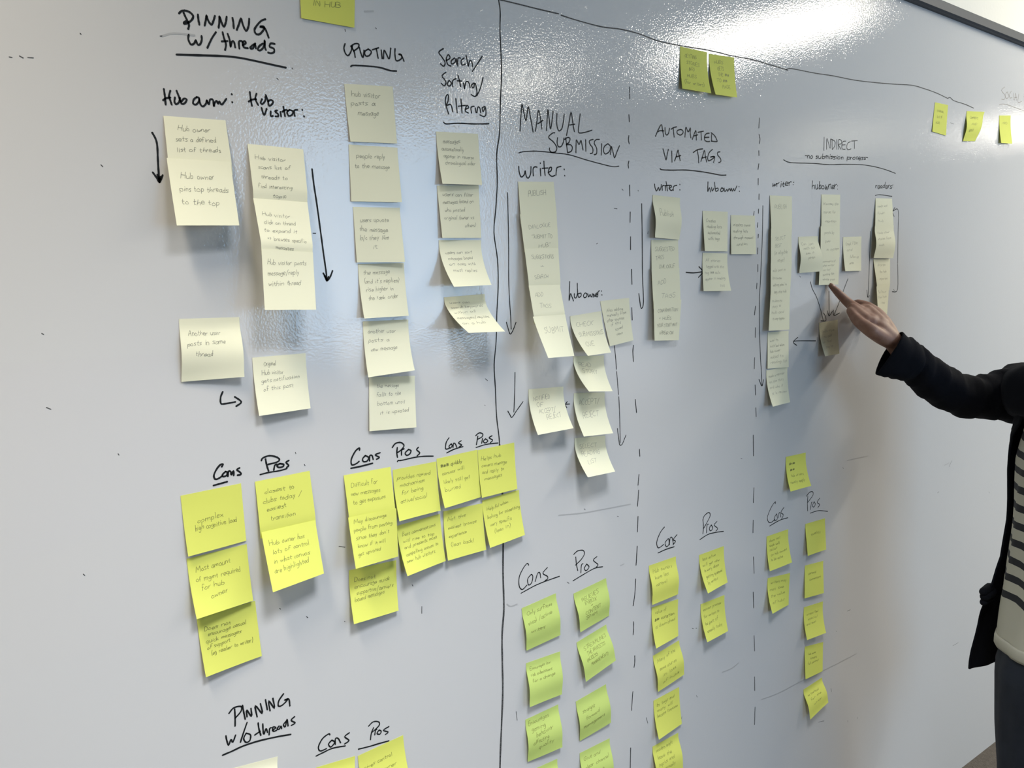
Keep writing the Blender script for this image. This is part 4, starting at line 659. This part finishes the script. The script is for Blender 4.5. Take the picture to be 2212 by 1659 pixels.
# ---- face details and hair
for s in (1, -1):
    c = bp(s*.031, .0665, 1.488)
    V, Fc = [], []; cone_chain(V, Fc, [c-Z*.0005, c+Z*.0005], [.0112, .0112], 14); obj('eye', V, Fc, M['eye'], body, True)
    V, Fc = [], []; cone_chain(V, Fc, [c+F2*.0068-Z*.0003, c+F2*.0068+Z*.0003], [.0056, .0056], 10); obj('iris', V, Fc, M['iris'], body, True)
    V, Fc = [], []; cone_chain(V, Fc, [bp(s*.014, .085, 1.509), bp(s*.032, .085, 1.514), bp(s*.048, .072, 1.508)], [.003, .0035, .002], 8); obj('eyebrow', V, Fc, M['hair'], body, True)
V, Fc = [], []; cone_chain(V, Fc, [bp(-.022, .087, 1.429), bp(-.008, .093, 1.431), bp(.008, .093, 1.431), bp(.022, .087, 1.429)], [.003, .0055, .0055, .003], 10); obj('lips', V, Fc, M['lip'], body, True)
HV, HF = [], []
seg, rows = 40, 16
for j in range(rows+1):
    t = j/rows
    for i in range(seg):
        a = math.pi*.30 + i/(seg-1)*math.pi*1.40 if t > .38 else 2*math.pi*i/seg
        if t <= .38:
            ph = t/.38*math.pi*.47; r = .102*math.sin(ph)+.001; z = 1.50+.100*math.cos(ph); a = math.pi*.30*min(1, (t/.38))**3 + i/(seg-1)*(2*math.pi-math.pi*.60*min(1, (t/.38))**3)
        else:
            tt = (t-.38)/.62; z = 1.515-.30*tt; r = .102+.012*math.sin(tt*3)+.01*tt
        wob = .0035*math.sin(a*17+t*5)+.002*math.sin(a*31)
        HV.append(bp(math.sin(a)*(r+wob)*.92, math.cos(a)*(r+wob)-.012, z))
for j in range(rows):
    for i in range(seg-1):
        a = j*seg+i; HF.append((a, a+1, a+seg+1, a+seg))
ho = obj('hair', HV, HF, M['hair'], person, True); sd = ho.modifiers.new('thick', 'SOLIDIFY'); sd.thickness = .012; sd.offset = 1; ho['label'] = 'shoulder-length dark brown hair'

# ---- clothes: lofted shells round the body
def shell(name, mt, rows, a0=0, a1=2*math.pi, seg=56, parent=person, wr=0.0, uvz=False, thick=.0025):
    """rows of (z, centre r, centre f, half width, half depth, [a0, a1]); angle 0 faces forward, + to the right side"""
    V, Fc, UV = [], [], []; closed = a1-a0 > 6.2 and len(rows[0]) < 7
    n = seg if closed else seg+1
    for j, row in enumerate(rows):
        z, cr, cf, hw, hd = row[:5]; b0, b1 = (row[5], row[6]) if len(row) > 6 else (a0, a1)
        for i in range(n):
            a = b0+(b1-b0)*i/seg
            k = 1 + wr*(math.sin(a*9+z*11)*.5+math.sin(a*5-z*23)*.5) + wr*.7*math.sin(a*14+z*4)
            V.append(bp(cr+math.sin(a)*hw*k, cf+math.cos(a)*hd*k, z)); UV.append((a, z + .018*math.sin(a*2+.6)+.010*math.sin(a*5)))
    for j in range(len(rows)-1):
        for i in range(seg):
            a = j*n+i; b = j*n+(i+1) % n
            Fc.append((a, b, b+n, a+n))
    o = obj(name, V, Fc, mt, parent, True)
    if uvz:
        uv = o.data.uv_layers.new(name='UVMap')
        for lp in o.data.loops: uv.data[lp.index].uv = UV[lp.vertex_index]
    s_ = o.modifiers.new('thick', 'SOLIDIFY'); s_.thickness = thick; s_.offset = 1
    return o
def interp_rows(keys, n):
    out = []
    for k in range(n+1):
        t = k/n*(len(keys)-1); i = min(int(t), len(keys)-2); f = t-i; f = f*f*(3-2*f)*.5+f*.5
        out.append(tuple(keys[i][q]*(1-f)+keys[i+1][q]*f for q in range(len(keys[0]))))
    return out
TOP = [(1.33, 0, 0, .075, .07), (1.29, 0, 0, .15, .085), (1.25, 0, 0, .168, .105), (1.18, 0, .01, .172, .125), (1.10, 0, .008, .184, .125), (1.0, 0, 0, .186, .120), (.90, 0, 0, .190, .130), (.80, 0, 0, .195, .14), (.70, 0, 0, .200, .146), (.682, 0, 0, .201, .147)]
shirt = shell('striped_top', M['stripe'], interp_rows(TOP, 60), wr=.018, uvz=True); shirt['label'] = 'cream top with dark horizontal stripes and a plain lower edge'
o = shell('hem', M['hem'], [(.706, 0, 0, .2015, .1485), (.702, 0, 0, .2045, .151), (.686, 0, 0, .2050, .1515), (.680, 0, 0, .202, .149)], wr=.014, parent=shirt)
JT = [(.80, 0, 0, .165, .125), (.72, 0, 0, .182, .13), (.64, 0, 0, .20, .135)]
jeans = shell('jeans', M['denim'], interp_rows(JT, 6), wr=.008)
for s in (1, -1):
    LG = [(.74, s*.085, 0, .088, .11), (.69, s*.094, .002, .096, .118), (.63, s*.101, .004, .098, .118), (.50, s*.110, .006, .080, .092), (.40, s*.108, .004, .072, .080), (.25, s*.108, -.012, .062, .068), (.10, s*.108, -.02, .056, .062), (.06, s*.108, -.018, .057, .066)]
    shell('jeans_leg', M['denim'], interp_rows(LG, 26), wr=.014, parent=jeans)
    V, Fc = [], []; q, r = lerpchain([bp(s*.108, -.04, .045), bp(s*.115, .05, .045), bp(s*.12, .15, .035)], [.042, .043, .032], 6); cone_chain(V, Fc, q, r, 16, (Z, .95)); obj('shoe', V, Fc, M['shoe'], person, True)
# cardigan body, open at the front
CR = math.radians
CB = [(1.330, 0, -.012, .085, .07, CR(62), CR(298)), (1.300, 0, -.004, .145, .09, CR(60), CR(300)), (1.265, 0, -.002, .178, .11, CR(58), CR(302)), (1.22, 0, 0, .194, .122, CR(60), CR(300)), (1.15, 0, -.01, .198, .138, CR(84), CR(276)), (1.05, 0, -.015, .200, .138, CR(92), CR(268)), (.95, 0, -.015, .201, .138, CR(96), CR(264)), (.86, 0, -.01, .206, .150, CR(97), CR(263)),
      (.80, .004, -.01, .214, .165, CR(89), CR(271)), (.72, .01, -.02, .232, .185, CR(92), CR(268)), (.62, .012, -.03, .241, .20, CR(96), CR(264)), (.585, .012, -.03, .244, .205, CR(98), CR(262)), (.565, .012, -.03, .245, .205, CR(99), CR(261))]
cardi = shell('cardigan', M['knit'], interp_rows(CB, 50), wr=.02, thick=.004, seg=64); cardi['label'] = 'open dark navy cardigan'
# tied belt knot on the right side
V, Fc = [], []
kc = bp(.224, -.01, .775)
for dr, df, dz, r_ in ((0, 0, 0, .012), (.003, .006, .012, .010), (.002, 0, -.014, .009)):
    q, r = lerpchain([kc+R2*dr+F2*(df-.02)+Z*dz, kc+R2*(dr+.006)+F2*(df+.02)+Z*dz], [r_, r_*.9], 3); cone_chain(V, Fc, q, r, 12)
obj('belt_knot', V, Fc, M['knit'], cardi, True)
# right sleeve: wide drooping cuff, creased forearm
def sleeve(name, secs, parent=cardi, rim=None):
    rings = []
    n = len(secs); K = 5; seg = 40
    P_ = []
    for i in range(n-1):
        for k in range(K):
            t = k/K
            def cr(f): 
                p0, p1, p2, p3 = f(max(i-1, 0)), f(i), f(i+1), f(min(i+2, n-1))
                return .5*((2*p1)+(p2-p0)*t+(2*p0-5*p1+4*p2-p3)*t*t+(3*p1-p0-3*p2+p3)*t**3)
            P_.append((cr(lambda j: secs[j][0]), cr(lambda j: secs[j][1]), secs[i][2]*(1-t)+secs[i+1][2]*t))
    P_.append(secs[-1][:3])
    V, Fc = [], []
    for j, (a, b, mn) in enumerate(P_):
        c = (a+b)/2; mj = (a-b)/2
        c2 = (P_[min(j+1, len(P_)-1)][0]+P_[min(j+1, len(P_)-1)][1])/2; c1 = (P_[max(j-1, 0)][0]+P_[max(j-1, 0)][1])/2
        t = (c2-c1).normalized(); mi = mj.normalized().cross(t).normalized()*mn
        if rim and j < 5:
            f0 = 1-j/5; mi = mi*(1-f0) + (rim if rim.dot(mi) > 0 else -rim)*f0
        fade = min(1, j/6)
        for k in range(seg):
            an = 2*math.pi*k/seg
            wv = 1 + fade*(.05*math.sin(j*1.15+1.6*math.sin(an+.5))+.035*math.sin(j*2.5+an*2)+.025*math.sin(an*5+j*.4))
            pin = 1 - (.62*((1-math.cos(an))/2)**1.4*(1-j/7) if rim and j < 7 else 0)
            V.append(c + (mj*math.cos(an) + mi*math.sin(an)*pin)*wv)
    m_ = len(P_)
    for j in range(m_-1):
        for k in range(seg):
            a = j*seg+k; b = j*seg+(k+1) % seg; Fc.append((a, b, b+seg, a+seg))
    o = obj(name, V, Fc, M['knit'], parent, True)
    s_ = o.modifiers.new('thick', 'SOLIDIFY'); s_.thickness = .003; s_.offset = -1
    return o
def sx(x1, y1, x2, y2, l, mn, l2=None): return (at(x1, y1, l), at(x2, y2, l if l2 is None else l2), mn)
sleeve('sleeve', [sx(1943, 721, 1894, 806, .132, .030, .12), sx(1957, 732, 1928, 815, .140, .034), sx(1976, 745, 1958, 819, .15, .037), sx(1998, 763, 1980, 838, .162, .038),
    sx(2030, 785, 2010, 864, .178, .040), sx(2063, 806, 2043, 884, .196, .041), sx(2102, 815, 2088, 900, .218, .044), sx(2138, 812, 2130, 902, .240, .048),
    sx(2174, 799, 2170, 906, .262, .052), sx(2214, 786, 2207, 909, .283, .052), (bp(.16, .04, 1.305), bp(.17, .04, 1.195), .058), (bp(.13, 0, 1.31), bp(.14, 0, 1.19), .06)], rim=(at(1941, 752, .158)-at(1905, 776, .104))/2)
sleeve('sleeve', [(bp(-.235, .125, .80), bp(-.205, .06, .79), .035), (bp(-.245, .09, .88), bp(-.205, .02, .87), .036), (bp(-.265, .02, 1.0), bp(-.20, -.05, .99), .045), (bp(-.262, 0, 1.12), bp(-.165, -.03, 1.11), .055), (bp(-.225, 0, 1.25), bp(-.13, 0, 1.18), .06), (bp(-.19, 0, 1.30), bp(-.12, 0, 1.19), .062), (bp(-.14, 0, 1.315), bp(-.10, 0, 1.20), .062)])
